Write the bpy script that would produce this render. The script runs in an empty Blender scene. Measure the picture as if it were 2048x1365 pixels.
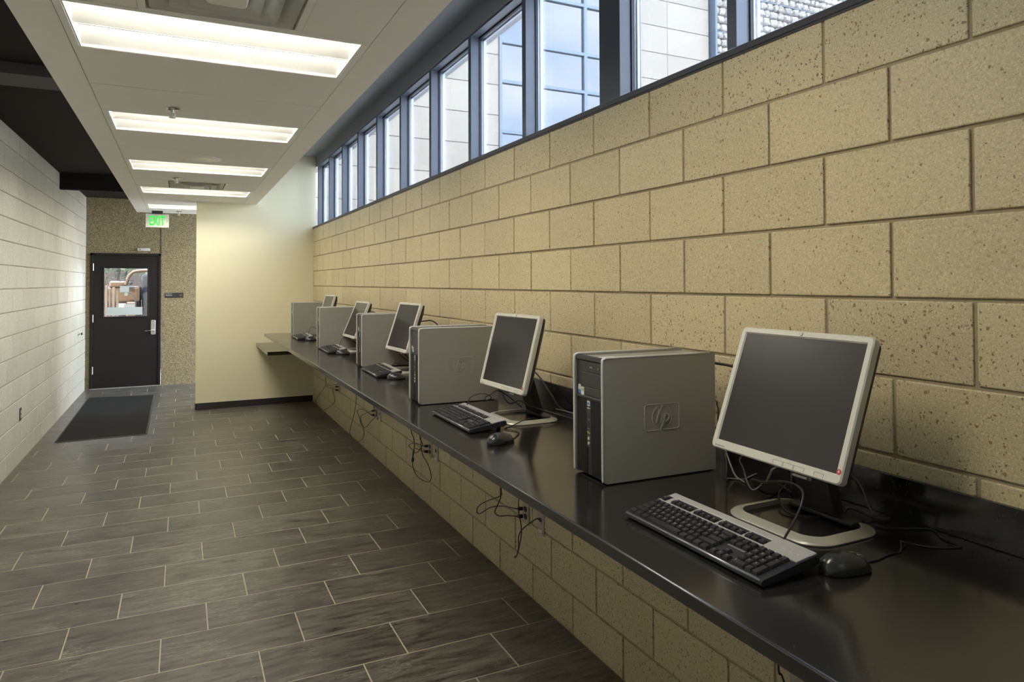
import bpy, bmesh, math, random
from mathutils import Vector, Matrix, noise
random.seed(7)
PI = math.pi
S = bpy.context.scene
COL = S.collection

# ------------------------------------------------------------------ camera
YAW, PIT, ROL = .45123, .02095, -.003478
cam_d = bpy.data.cameras.new('camera')
cam = bpy.data.objects.new('camera', cam_d)
COL.objects.link(cam)
F = Vector((math.sin(YAW) * math.cos(PIT), math.cos(YAW) * math.cos(PIT), math.sin(PIT)))
R0 = Vector((math.cos(YAW), -math.sin(YAW), 0))
U0 = R0.cross(F)
R = R0 * math.cos(ROL) + U0 * math.sin(ROL)
U = -R0 * math.sin(ROL) + U0 * math.cos(ROL)
m = Matrix.Identity(4)
for i in range(3):
    m[i][0], m[i][1], m[i][2] = R[i], U[i], -F[i]
m.translation = Vector((-1.6626, 0, 1.6561))
cam.matrix_world = m
cam_d.sensor_width = 36
cam_d.sensor_fit = 'HORIZONTAL'
cam_d.lens = 1365.0 * 36 / 2048
cam_d.shift_y = -(682.5 - 535.49) / 2048
cam_d.clip_start = .05
cam_d.clip_end = 200
S.camera = cam

# ------------------------------------------------------------------ world: pale blue sky with soft clouds
w = bpy.data.worlds.new('sky')
S.world = w
w.use_nodes = True
nt = w.node_tree
nt.nodes.clear()
tc = nt.nodes.new('ShaderNodeTexCoord')
sep = nt.nodes.new('ShaderNodeSeparateXYZ')
nt.links.new(tc.outputs['Generated'], sep.inputs[0])
rp = nt.nodes.new('ShaderNodeValToRGB')
rp.color_ramp.elements[0].position = 0.0
rp.color_ramp.elements[0].color = (.74, .84, 1.0, 1)
rp.color_ramp.elements[1].position = .9
rp.color_ramp.elements[1].color = (.40, .56, .92, 1)
nt.links.new(sep.outputs['Z'], rp.inputs[0])
mp = nt.nodes.new('ShaderNodeMapping')
mp.inputs['Scale'].default_value = (1, 1, 2.6)
nz = nt.nodes.new('ShaderNodeTexNoise')
nz.inputs['Scale'].default_value = 2.6
nz.inputs['Detail'].default_value = 7
nt.links.new(tc.outputs['Generated'], mp.inputs[0])
nt.links.new(mp.outputs[0], nz.inputs['Vector'])
cr = nt.nodes.new('ShaderNodeValToRGB')
cr.color_ramp.elements[0].position = .52
cr.color_ramp.elements[0].color = (0, 0, 0, 1)
cr.color_ramp.elements[1].position = .74
cr.color_ramp.elements[1].color = (1, 1, 1, 1)
nt.links.new(nz.outputs['Fac'], cr.inputs[0])
mx = nt.nodes.new('ShaderNodeMixRGB')
mx.inputs[2].default_value = (1.05, 1.05, 1.05, 1)
nt.links.new(cr.outputs[0], mx.inputs[0])
nt.links.new(rp.outputs[0], mx.inputs[1])
bg = nt.nodes.new('ShaderNodeBackground')
bg.inputs['Strength'].default_value = 4.6
nt.links.new(mx.outputs[0], bg.inputs[0])
wo = nt.nodes.new('ShaderNodeOutputWorld')
nt.links.new(bg.outputs[0], wo.inputs[0])

# ------------------------------------------------------------------ sun (behind the camera, lights only the yard outside)
sd = bpy.data.lights.new('sun', 'SUN')
sd.energy = 5.5
sd.angle = .02
sd.color = (1, .96, .88)
so = bpy.data.objects.new('sun', sd)
COL.objects.link(so)
so.rotation_euler = Vector((.22, .62, -.75)).to_track_quat('-Z', 'Y').to_euler()

LENS = 11.2                      # radiance of the ceiling fixtures' lamps
LAMPCOL = (1, .93, .79)

S.view_settings.view_transform = 'Standard'
S.view_settings.look = 'None'
S.view_settings.exposure = 1.45
S.view_settings.gamma = 1
S.view_settings.use_curve_mapping = False
try:
    S.cycles.use_denoising = True
    S.cycles.max_bounces = 8
    S.cycles.diffuse_bounces = 5
    S.cycles.glossy_bounces = 4
    S.cycles.transparent_max_bounces = 12
    S.cycles.sample_clamp_indirect = 6
    S.cycles.caustics_reflective = False
    S.cycles.caustics_refractive = False
except Exception:
    pass


# ------------------------------------------------------------------ materials
class NB:
    """small node-building helper for one material"""
    def __init__(s, name):
        s.m = bpy.data.materials.new(name)
        s.m.use_nodes = True
        s.t = s.m.node_tree
        s.b = s.t.nodes['Principled BSDF']
        s.out = s.t.nodes['Material Output']
        s._tc = None

    def n(s, typ, **kw):
        nd = s.t.nodes.new('ShaderNode' + typ)
        for k, v in kw.items():
            setattr(nd, k, v)
        return nd

    def l(s, a, b):
        s.t.links.new(a, b)

    def co(s):
        if not s._tc:
            s._tc = s.n('TexCoord')
        return s._tc.outputs['Object']

    def mapping(s, scale=(1, 1, 1), vec=None):
        mp = s.n('Mapping')
        mp.inputs['Scale'].default_value = scale
        s.l(vec or s.co(), mp.inputs[0])
        return mp.outputs[0]

    def noise(s, scale, detail=3, rough=.5, vec=None, dist=0):
        nd = s.n('TexNoise')
        nd.inputs['Scale'].default_value = scale
        nd.inputs['Detail'].default_value = detail
        nd.inputs['Roughness'].default_value = rough
        nd.inputs['Distortion'].default_value = dist
        s.l(vec or s.co(), nd.inputs['Vector'])
        return nd.outputs['Fac']

    def vor(s, scale, vec=None, feature='F1'):
        nd = s.n('TexVoronoi', feature=feature)
        nd.inputs['Scale'].default_value = scale
        s.l(vec or s.co(), nd.inputs['Vector'])
        return nd

    def ramp(s, fac, a, b, ca=(0, 0, 0, 1), cb=(1, 1, 1, 1)):
        nd = s.n('ValToRGB')
        nd.color_ramp.elements[0].position = a
        nd.color_ramp.elements[0].color = ca
        nd.color_ramp.elements[1].position = b
        nd.color_ramp.elements[1].color = cb
        s.l(fac, nd.inputs[0])
        return nd.outputs[0]

    def mix(s, fac, a, b, blend='MIX'):
        nd = s.n('MixRGB', blend_type=blend)
        for i, v in ((0, fac), (1, a), (2, b)):
            if hasattr(v, 'is_linked') or hasattr(v, 'links'):
                s.l(v, nd.inputs[i])
            elif i == 0:
                nd.inputs[0].default_value = v
            else:
                nd.inputs[i].default_value = (*v[:3], 1)
        return nd.outputs[0]

    def math(s, op, a, b=0.0):
        nd = s.n('Math', operation=op)
        for i, v in ((0, a), (1, b)):
            if hasattr(v, 'links'):
                s.l(v, nd.inputs[i])
            else:
                nd.inputs[i].default_value = v
        return nd.outputs[0]

    def bump(s, h, strength=.3, dist=.002):
        nd = s.n('Bump')
        nd.inputs['Strength'].default_value = strength
        nd.inputs['Distance'].default_value = dist
        s.l(h, nd.inputs['Height'])
        s.l(nd.outputs[0], s.b.inputs['Normal'])

    def base(s, c):
        if hasattr(c, 'links'):
            s.l(c, s.b.inputs['Base Color'])
        else:
            s.b.inputs['Base Color'].default_value = (*c[:3], 1)

    def set(s, **kw):
        for k, v in kw.items():
            i = s.b.inputs[k.replace('_', ' ')]
            if hasattr(v, 'links'):
                s.l(v, i)
            else:
                i.default_value = v


def plain(name, c, rough=.5, metal=0, var=.06, scale=40, bump=0, spec=None, coat=0):
    """a plain finish with a faint procedural variation"""
    k = NB(name)
    f = k.noise(scale, 3)
    lo = tuple(x * (1 - var) for x in c)
    hi = tuple(min(1, x * (1 + var)) for x in c)
    k.base(k.mix(f, lo, hi))
    k.set(Roughness=rough, Metallic=metal)
    if spec is not None:
        k.b.inputs['Specular IOR Level'].default_value = spec
    if coat:
        k.b.inputs['Coat Weight'].default_value = coat
        k.b.inputs['Coat Roughness'].default_value = .1
    if bump:
        k.bump(k.noise(scale * 8, 2), bump, .0006)
    return k.m


def block_mat(name, base, spots=1.0, rough=.32):
    """ground-face concrete block: pale paste with buff, rust and dark aggregate"""
    k = NB(name)
    geo = k.n('NewGeometry')
    rnd = geo.outputs['Random Per Island']
    tone = k.ramp(rnd, 0, 1, tuple(x * .91 for x in base) + (1,), tuple(x * 1.08 for x in base) + (1,))
    big = k.noise(3.0, 4, .6)
    tone = k.mix(k.math('MULTIPLY', big, .30), tone, tuple(x * .74 for x in base))
    fine = k.noise(210, 3, .7)
    tone = k.mix(k.ramp(fine, .48, .72), tone, tuple(min(1, x * 1.42) for x in base))
    tone = k.mix(k.ramp(k.noise(150, 3, .65), .30, .48, (.50, .50, .50, 1), (0, 0, 0, 1)), tone, tuple(x * .66 for x in base))
    isl = k.ramp(k.math('FRACT', k.math('MULTIPLY', rnd, 17.3)), .0, 1.0, (.6, .6, .6, 1), (1, 1, 1, 1))
    clump = k.math('MULTIPLY', k.ramp(k.noise(7.5, 3), .38, .62, (.25, .25, .25, 1), (1, 1, 1, 1)), isl)
    for sc, prob, rad, c, am in ((72, .34, .44, (.66, .61, .48), .7), (115, .42, .44, (.62, .57, .44), .7),
                                 (88, .26, .43, (.24, .115, .05), .85), (125, .36, .43, (.13, .095, .055), .85),
                                 (68, .14, .40, (.52, .31, .12), .75), (46, .12, .36, (.22, .095, .045), .9)):
        mp = k.mapping((1, 1.15, .95))
        off = k.n('VectorMath', operation='ADD')
        off.inputs[1].default_value = (sc * .37, sc * .11, sc * .53)
        wob = k.n('TexNoise')
        wob.inputs['Scale'].default_value = sc * 1.1
        wob.inputs['Detail'].default_value = 3
        k.l(mp, wob.inputs['Vector'])
        ws = k.n('VectorMath', operation='SCALE')
        ws.inputs['Scale'].default_value = 1.3 / sc
        k.l(wob.outputs['Color'], ws.inputs[0])
        k.l(mp, off.inputs[0])
        o2 = k.n('VectorMath', operation='ADD')
        k.l(off.outputs[0], o2.inputs[0])
        k.l(ws.outputs[0], o2.inputs[1])
        v = k.vor(sc, o2.outputs[0])
        sp = k.n('SeparateColor')
        k.l(v.outputs['Color'], sp.inputs[0])
        on = k.math('LESS_THAN', sp.outputs[0], k.math('MULTIPLY', clump, prob))
        rr = k.math('MULTIPLY', k.math('ADD', k.math('MULTIPLY', sp.outputs[1], .75), .25), rad)
        near = k.math('LESS_THAN', v.outputs['Distance'], rr)
        tone = k.mix(k.math('MULTIPLY', k.math('MULTIPLY', on, near), spots * am), tone, c)
    k.base(tone)
    k.set(Roughness=k.ramp(k.noise(150, 2), .3, .7, (rough - .12,) * 3 + (1,), (rough + .18,) * 3 + (1,)))
    k.bump(k.noise(170, 4, .65), .9 if spots > .5 else .3, .0014)
    return k.m


M = {}
M['block'] = block_mat('ground_face_block', (.535, .455, .272))
M['block_left'] = block_mat('ground_face_block_left', (.62, .585, .465), .55)
M['mortar'] = plain('mortar', (.33, .275, .175), .9, 0, .18, 60, .6)
M['mortar_left'] = plain('mortar_left', (.34, .29, .19), .9, 0, .15, 60, .6)


def aggregate():
    k = NB('exposed_aggregate')
    v = k.vor(185)
    sp = k.n('SeparateColor')
    k.l(v.outputs['Color'], sp.inputs[0])
    c = k.n('ValToRGB')
    c.color_ramp.elements[0].color = (.115, .09, .045, 1)
    c.color_ramp.elements[1].color = (.60, .485, .235, 1)
    e = c.color_ramp.elements.new(.45)
    e.color = (.26, .20, .08, 1)
    k.l(sp.outputs[0], c.inputs[0])
    pit = k.ramp(v.outputs['Distance'], .25, .75, (1, 1, 1, 1), (.35, .32, .28, 1))
    k.base(k.mix(1.0, c.outputs[0], pit, 'MULTIPLY'))
    k.set(Roughness=.6)
    k.bump(k.math('MULTIPLY', v.outputs['Distance'], -1.0), .8, .006)
    return k.m


M['aggregate'] = aggregate()


def tile_mat():
    k = NB('slate_tile')
    geo = k.n('NewGeometry')
    rnd = geo.outputs['Random Per Island']
    cmb = k.n('CombineXYZ')
    k.l(k.math('MULTIPLY', rnd, 37.0), cmb.inputs[0])
    k.l(k.math('MULTIPLY', rnd, 91.0), cmb.inputs[1])
    k.l(k.math('MULTIPLY', rnd, 13.0), cmb.inputs[2])
    ad = k.n('VectorMath', operation='ADD')
    k.l(k.co(), ad.inputs[0])
    k.l(cmb.outputs[0], ad.inputs[1])
    v = ad.outputs[0]
    streak = k.mapping((2.2, 11, 1), v)
    n1 = k.noise(2.6, 7, .66, streak, .5)
    tone = k.ramp(n1, .34, .66, (.034, .031, .027, 1), (.142, .133, .110, 1))
    per = k.ramp(rnd, 0, 1, (.80, .80, .80, 1), (1.16, 1.15, 1.12, 1))
    tone = k.mix(1.0, tone, per, 'MULTIPLY')
    rust = k.ramp(k.noise(3.1, 3, .5, v), .56, .72, (0, 0, 0, 1), (.35, .35, .35, 1))
    tone = k.mix(rust, tone, (.10, .08, .058))
    # pale slate veins running diagonally over the tile
    rot = k.n('Mapping')
    rot.inputs['Rotation'].default_value = (0, 0, .32)
    rot.inputs['Scale'].default_value = (.55, 2.6, 1)
    k.l(v, rot.inputs[0])
    wn = k.noise(4.5, 6, .7, rot.outputs[0], 1.1)
    band = k.math('ABSOLUTE', k.math('SUBTRACT', wn, .5))
    vein = k.ramp(band, .0, .020, (.75, .75, .75, 1), (0, 0, 0, 1))
    patch = k.ramp(k.noise(3.4, 3, .5, v), .46, .60)
    tone = k.mix(k.math('MULTIPLY', vein, patch), tone, (.26, .25, .21))
    scr = k.ramp(k.noise(22, 6, .85, k.mapping((.6, 2.0, 1), v), 1.4), .54, .72, (0, 0, 0, 1), (.5, .5, .5, 1))
    tone = k.mix(k.math('MULTIPLY', scr, patch), tone, (.21, .20, .165))
    k.base(tone)
    k.set(Roughness=k.ramp(n1, .2, .8, (.24, .24, .24, 1), (.40, .40, .40, 1)))
    k.bump(k.noise(2.8, 8, .72, streak, .6), .45, .004)
    return k.m


M['tile'] = tile_mat()
M['grout'] = plain('grout', (.42, .375, .27), .85, 0, .12, 30)
M['paint'] = plain('cream_paint', (.72, .675, .47), .55, 0, .015, 3, .08)
M['ceil_tile'] = plain('ceiling_tile', (.80, .785, .73), .9, 0, .02, 60, .2)
M['ceil_trim'] = plain('ceiling_trim', (.80, .785, .73), .5, 0, .02, 8)
M['dark_ceiling'] = plain('dark_ceiling_paint', (.0075, .0055, .0045), .8, 0, .2, 4, 0, .3)
M['soffit'] = plain('slate_grey_soffit', (.27, .275, .275), .55, 0, .05, 5)
M['duct'] = plain('duct_paint', (.05, .044, .04), .6, 0, .1, 5)
M['frame'] = plain('dark_bronze_frame', (.095, .11, .135), .42, .1, .06, 30)
M['post'] = plain('painted_steel_post', (.06, .068, .08), .38, .1, .10, 12)
M['gasket'] = plain('black_gasket', (.012, .012, .014), .6)
M['cap'] = plain('outer_aluminium', (.72, .78, .86), .4, 0)
M['sill'] = plain('dark_sill_flashing', (.050, .048, .050), .45, .2, .1, 20)
M['baseboard'] = plain('black_rubber_base', (.018, .016, .017), .5)
M['door'] = plain('dark_brown_door_paint', (.008, .0055, .0047), .5, 0, .08, 10, 0, .3)
M['steel'] = plain('brushed_steel', (.62, .61, .57), .35, .85, .05, 80)
M['white_plastic'] = plain('white_plastic', (.50, .50, .46), .4)
M['paper'] = plain('paper', (.42, .46, .43), .8)
M['black_plastic'] = plain('black_plastic', (.016, .016, .017), .38)
M['mat'] = plain('door_mat_pile', (.012, .0115, .0105), .95, 0, .35, 160, .9, .2)
M['mat_edge'] = plain('mat_rubber_edge', (.028, .027, .026), .7)
M['diffuser'] = plain('diffuser_metal', (.82, .81, .76), .4)
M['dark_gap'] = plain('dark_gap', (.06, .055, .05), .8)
M['housing'] = plain('fixture_white_enamel', (.62, .62, .61), .5)
M['chrome'] = plain('chrome', (.70, .68, .62), .22, 1)
M['outlet'] = plain('steel_plate', (.42, .40, .35), .4, .6)
M['case_metal'] = plain('grey_case_metal', (.305, .292, .262), .40, .15, .03, 14)
M['case_trim'] = plain('silver_trim', (.58, .58, .54), .34, .35)
M['bezel_black'] = plain('charcoal_bezel', (.018, .018, .020), .42)
M['bay'] = plain('charcoal_bay_cover', (.026, .026, .029), .42)
M['logo'] = plain('embossed_logo', (.40, .39, .35), .28, .3, .03, 14)
M['sticker_white'] = plain('white_sticker', (.62, .64, .60), .35)
M['sticker_blue'] = plain('blue_sticker', (.07, .17, .45), .35)
M['sticker_green'] = plain('olive_sticker', (.35, .36, .10), .35)
M['mon_silver'] = plain('silver_monitor_plastic', (.56, .55, .485), .38, .08, .03, 60)
M['mon_back'] = plain('dark_monitor_shell', (.022, .021, .022), .42)
M['base_silver'] = plain('silver_base', (.42, .41, .345), .36, .35, .03, 40)
M['mon_line'] = plain('engraved_line', (.05, .05, .045), .5)
M['red'] = plain('red_sticker', (.42, .045, .045), .4)
M['kb_black'] = plain('navy_black_keyboard', (.013, .014, .020), .38)
M['key'] = plain('black_keycap', (.015, .015, .017), .48)
M['legend'] = plain('key_legend', (.50, .52, .52), .6)
M['kb_silver'] = plain('silver_keyboard_plate', (.42, .42, .41), .36, .25)
M['mouse'] = plain('black_mouse', (.017, .018, .020), .26, 0, .03, 20, 0, None, .3)
M['cable'] = plain('black_cable', (.014, .011, .012), .42)
M['cable_grey'] = plain('grey_cable', (.16, .155, .14), .4)
M['stone'] = block_mat('exterior_stone', (.158, .142, .117), .10, .7)
M['stone_joint'] = plain('stone_joint', (.11, .10, .09), .9)
M['rock'] = plain('gabion_rock', (.27, .25, .215), .85, 0, .14, 7, .6)
M['wire'] = plain('galvanised_wire', (.075, .095, .12), .5, .3)
M['curtain_frame'] = plain('blue_grey_aluminium', (.085, .11, .135), .4, .2)
M['ground'] = plain('concrete_yard', (.55, .53, .49), .9, 0, .1, 2)
M['yellow'] = plain('yellow_machine_paint', (.06, .03, .007), .45)
M['rubber'] = plain('tyre_rubber', (.02, .02, .02), .8)
M['bark'] = plain('weathered_timber', (.03, .02, .014), .9, 0, .4, 9)
M['board'] = plain('pale_weathered_board', (.085, .055, .032), .9, 0, .5, 14)
M['foliage'] = plain('bush_leaves', (.05, .065, .025), .8, 0, .5, 12)


def screen_mat():
    k = NB('matte_black_screen')
    k.base((.012, .011, .0105))
    k.set(Roughness=.30)
    k.b.inputs['Specular IOR Level'].default_value = .8
    k.bump(k.noise(900, 1), .05, .0002)
    return k.m


M['screen'] = screen_mat()


def counter_mat():
    k = NB('charcoal_solid_surface')
    v = k.vor(190)
    sp = k.n('SeparateColor')
    k.l(v.outputs['Color'], sp.inputs[0])
    fl = k.math('MULTIPLY', k.math('LESS_THAN', sp.outputs[0], .035), k.math('LESS_THAN', v.outputs['Distance'], .28))
    c = k.mix(k.noise(5, 5, .6), (.009, .0088, .0085), (.015, .0145, .0135))
    c = k.mix(k.math('MULTIPLY', fl, .5), c, (.12, .12, .10))
    k.base(c)
    k.set(Roughness=k.ramp(k.noise(2.4, 4, .6), .3, .7, (.12, .12, .12, 1), (.20, .20, .20, 1)))
    k.b.inputs['Specular IOR Level'].default_value = 1.0
    return k.m


M['counter'] = counter_mat()


def emit(name, c, s):
    k = NB(name)
    k.base((0, 0, 0))
    k.b.inputs['Emission Color'].default_value = (*c, 1)
    k.b.inputs['Emission Strength'].default_value = s
    return k.m


M['lamp'] = emit('fluorescent_lens', LAMPCOL, LENS)
M['exit_green'] = emit('green_exit_letter', (.0, 1.0, .05), .36)
M['exit_green'].node_tree.nodes['Principled BSDF'].inputs['Base Color'].default_value = (.004, .10, .012, 1)


def glass(name, refl=1.0, tint=(1, 1, 1)):
    k = NB(name)
    tr = k.n('BsdfTransparent')
    tr.inputs[0].default_value = (*tint, 1)
    gl = k.n('BsdfGlossy')
    gl.inputs['Roughness'].default_value = .0
    fr = k.n('Fresnel')
    fr.inputs[0].default_value = 1.45
    mixs = k.n('MixShader')
    k.l(k.math('MULTIPLY', fr.outputs[0], refl), mixs.inputs[0])
    k.l(tr.outputs[0], mixs.inputs[1])
    k.l(gl.outputs[0], mixs.inputs[2])
    k.l(mixs.outputs[0], k.out.inputs[0])
    return k.m


M['glass'] = glass('clear_window_glass', .6, (.97, .985, .99))


def mirror_glass():
    k = NB('reflective_curtain_glass')
    k.base((.150, .157, .168))
    k.set(Metallic=1.0, Roughness=.02)
    return k.m


M['mirror'] = mirror_glass()


# ------------------------------------------------------------------ mesh helpers
def obj(name, bm, mats, parent=None, smooth=False, angle=None):
    me = bpy.data.meshes.new(name)
    bm.normal_update()
    bm.to_mesh(me)
    bm.free()
    if not isinstance(mats, (list, tuple)):
        mats = [mats]
    for mm in mats:
        me.materials.append(mm)
    if smooth:
        for p in me.polygons:
            p.use_smooth = True
        if angle:
            try:
                me.set_sharp_from_angle(angle=angle)
            except Exception:
                pass
    o = bpy.data.objects.new(name, me)
    COL.objects.link(o)
    if parent:
        o.parent = parent
    return o


def tag(o, label=None, cat=None, group=None, kind=None):
    for k, v in (('label', label), ('category', cat), ('group', group), ('kind', kind)):
        if v:
            o[k] = v
    return o


def empty(name, loc=(0, 0, 0), rz=0):
    o = bpy.data.objects.new(name, None)
    o.empty_display_size = .1
    COL.objects.link(o)
    o.location = loc
    o.rotation_euler = (0, 0, rz)
    return o


def nb():
    return bmesh.new()


def box(bm, x0, x1, y0, y1, z0, z1, mi=0, bev=0, seg=1, mat=None):
    vs = [bm.verts.new(c) for c in ((x0, y0, z0), (x1, y0, z0), (x1, y1, z0), (x0, y1, z0),
                                    (x0, y0, z1), (x1, y0, z1), (x1, y1, z1), (x0, y1, z1))]
    fs = [bm.faces.new([vs[i] for i in f]) for f in ((0, 3, 2, 1), (4, 5, 6, 7), (0, 1, 5, 4), (1, 2, 6, 5), (2, 3, 7, 6), (3, 0, 4, 7))]
    for f in fs:
        f.material_index = mi
    if bev:
        es = list({e for f in fs for e in f.edges})
        r = bmesh.ops.bevel(bm, geom=es, offset=bev, segments=seg, profile=.5, affect='EDGES', clamp_overlap=True)
        for f in r['faces']:
            f.material_index = mi
        vs = list({v for f in fs if f.is_valid for v in f.verts} | set(r['verts']))
    if mat is not None:
        for v in vs:
            v.co = mat @ v.co
    return vs


def cyl(bm, c, r, h, axis='z', n=20, mi=0, r2=None):
    """cylinder or cone frustum from c along +axis"""
    r2 = r if r2 is None else r2
    ax = {'x': (Vector((0, 1, 0)), Vector((0, 0, 1)), Vector((1, 0, 0))),
          'y': (Vector((0, 0, 1)), Vector((1, 0, 0)), Vector((0, 1, 0))),
          'z': (Vector((1, 0, 0)), Vector((0, 1, 0)), Vector((0, 0, 1)))}[axis]
    c = Vector(c)
    a = [bm.verts.new(c + ax[0] * r * math.cos(2 * PI * i / n) + ax[1] * r * math.sin(2 * PI * i / n)) for i in range(n)]
    b = [bm.verts.new(c + ax[2] * h + ax[0] * r2 * math.cos(2 * PI * i / n) + ax[1] * r2 * math.sin(2 * PI * i / n)) for i in range(n)]
    fs = [bm.faces.new(list(reversed(a))), bm.faces.new(b)]
    for i in range(n):
        fs.append(bm.faces.new((a[i], a[(i + 1) % n], b[(i + 1) % n], b[i])))
    for f in fs:
        f.material_index = mi
    return a + b


def smooth_pts(pts, k=5):
    pts = [Vector(p) for p in pts]
    P = [pts[0] * 2 - pts[1]] + pts + [pts[-1] * 2 - pts[-2]]
    out = []
    for i in range(1, len(P) - 2):
        for j in range(k):
            t = j / k
            a, b, c, d = P[i - 1], P[i], P[i + 1], P[i + 2]
            out.append(.5 * ((2 * b) + (c - a) * t + (2 * a - 5 * b + 4 * c - d) * t * t + (3 * b - a - 3 * c + d) * t ** 3))
    out.append(pts[-1])
    return out


def tube(bm, pts, r, n=8, k=5, mi=0, closed=False):
    P = smooth_pts(pts, k) if k > 1 else [Vector(p) for p in pts]
    rings = []
    up = Vector((.13, .21, 1)).normalized()
    for i, p in enumerate(P):
        t = (P[min(i + 1, len(P) - 1)] - P[max(i - 1, 0)])
        if t.length < 1e-9:
            t = Vector((1, 0, 0))
        t.normalize()
        a = t.cross(up)
        if a.length < 1e-3:
            a = t.cross(Vector((1, 0, 0)))
        a.normalize()
        b = t.cross(a)
        up = b if b.dot(up) > 0 else -b
        rr = r(i / (len(P) - 1)) if callable(r) else r
        rings.append([bm.verts.new(p + (a * math.cos(2 * PI * j / n) + up * math.sin(2 * PI * j / n)) * rr) for j in range(n)])
    for A, B in zip(rings, rings[1:]):
        for j in range(n):
            try:
                f = bm.faces.new((A[j], A[(j + 1) % n], B[(j + 1) % n], B[j]))
                f.material_index = mi
            except ValueError:
                pass
    for rg in (rings[0], rings[-1]):
        try:
            bm.faces.new(rg).material_index = mi
        except ValueError:
            pass
    bmesh.ops.recalc_face_normals(bm, faces=bm.faces)


def rrect(w, h, r, n=6):
    """rounded rectangle outline centred on 0, counter-clockwise"""
    out = []
    for cx, cy, a0 in ((w / 2 - r, h / 2 - r, 0), (-w / 2 + r, h / 2 - r, PI / 2), (-w / 2 + r, -h / 2 + r, PI), (w / 2 - r, -h / 2 + r, 1.5 * PI)):
        for i in range(n + 1):
            a = a0 + PI / 2 * i / n
            out.append((cx + r * math.cos(a), cy + r * math.sin(a)))
    return out


def loft(bm, rings, mi=0, cap0=True, cap1=True, closed=False):
    V = [[bm.verts.new(p) for p in rg] for rg in rings]
    n = len(V[0])
    pairs = list(zip(V, V[1:])) + ([(V[-1], V[0])] if closed else [])
    for A, B in pairs:
        for j in range(n):
            f = bm.faces.new((A[j], A[(j + 1) % n], B[(j + 1) % n], B[j]))
            f.material_index = mi
    if not closed:
        if cap0:
            bm.faces.new(list(reversed(V[0]))).material_index = mi
        if cap1:
            bm.faces.new(V[-1]).material_index = mi
    bmesh.ops.recalc_face_normals(bm, faces=bm.faces)
    return [v for rg in V for v in rg]


def text_mesh(s, size, extrude=.0008, align='CENTER', shear=0, spacing=1.0, offset=0):
    cu = bpy.data.curves.new('lettering', 'FONT')
    cu.body = s
    cu.size = size
    cu.extrude = extrude
    cu.align_x = align
    cu.align_y = 'CENTER'
    cu.shear = shear
    cu.offset = offset
    cu.resolution_u = 3
    cu.space_character = spacing
    o = bpy.data.objects.new('lettering', cu)
    COL.objects.link(o)
    dg = bpy.context.evaluated_depsgraph_get()
    dg.update()
    me = bpy.data.meshes.new_from_object(o.evaluated_get(dg))
    bpy.data.objects.remove(o)
    bpy.data.curves.remove(cu)
    return me


def add_text(bm, s, size, mat, mi=0, **kw):
    me = text_mesh(s, size, **kw)
    n0 = len(bm.verts)
    f0 = len(bm.faces)
    me.transform(mat)
    bm.from_mesh(me)
    bm.faces.ensure_lookup_table()
    for f in bm.faces[f0:]:
        f.material_index = mi
    bpy.data.meshes.remove(me)


def frame_mat(o, ex, ey, ez):
    m = Matrix.Identity(4)
    for i in range(3):
        m[i][0], m[i][1], m[i][2] = ex[i], ey[i], ez[i]
        m[i][3] = o[i]
    return m


# ==================================================================== STRUCTURE
PV, PH = .2041, .4064
Z0 = .180                        # first bed joint
ZT = 2.412                       # top of the block wall on the right
YN = -2.6                        # wall behind the camera


def block_wall(name, xw, sgn, y0, y1, ztop, mats, parity_y, thick=.2):
    """blocks with recessed joints; face plane x=xw, room on the sgn side"""
    bm = nb()
    j = .0048
    dep = .0055
    b0, b1 = sorted((xw - sgn * dep, xw - sgn * thick))
    box(bm, b0, b1, y0, y1, 0, ztop, 1)
    zs = [0, Z0]
    while zs[-1] + PV < ztop - .02:
        zs.append(zs[-1] + PV)
    zs.append(ztop)
    eps = bmesh.new()
    for r in range(len(zs) - 1):
        za, zb = zs[r] + (j if r else 0), zs[r + 1] - (j if r < len(zs) - 2 else 0)
        k = math.floor((y0 - parity_y) / PH) - 1
        off = 0 if r % 2 == 0 else PH / 2
        while parity_y + k * PH + off < y1:
            a = max(y0, parity_y + k * PH + off + j)
            b = min(y1, parity_y + (k + 1) * PH + off - j)
            k += 1
            if b - a < .02:
                continue
            dx = random.uniform(-.0010, .0010) + (.0025 if (r in (8, 9, 10) and sgn < 0) else 0)
            x0, x1 = sorted((xw + sgn * dx, xw - sgn * (dep + .004)))
            box(eps, x0, x1, a, b, za, zb, 0)
    bmesh.ops.bevel(eps, geom=list(eps.edges), offset=.0032, segments=2, profile=.5, affect='EDGES')
    me = bpy.data.meshes.new('t')
    eps.to_mesh(me)
    eps.free()
    bm.from_mesh(me)
    bpy.data.meshes.remove(me)
    return tag(obj(name, bm, mats), kind='structure')


# row 11 above k=10 joint parity: joints at y = .96178 + even*.2032 directly above z=.180+... ; row index 1 is even
block_wall('wall_right', 0.0, -1, YN, 9.82, ZT, [M['block'], M['mortar']], .96178 + .2032)
block_wall('wall_left', -3.0, 1, YN, 12.45, 3.0, [M['block_left'], M['mortar_left']], .96178 + .1)

bm = nb()
box(bm, -3.2, -1.50, 12.455, 12.60, 2.135, 3.6, 0)
box(bm, -3.2, -2.945, 12.455, 12.60, 0, 2.135, 0)
box(bm, -1.955, .24, 12.455, 12.60, 0, 2.135, 0)
box(bm, -1.50, .24, 12.455, 12.60, 2.135, 3.6, 0)
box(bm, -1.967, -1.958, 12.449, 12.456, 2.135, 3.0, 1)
tag(obj('wall_far', bm, [M['aggregate'], M['dark_gap']]), kind='structure')

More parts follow.
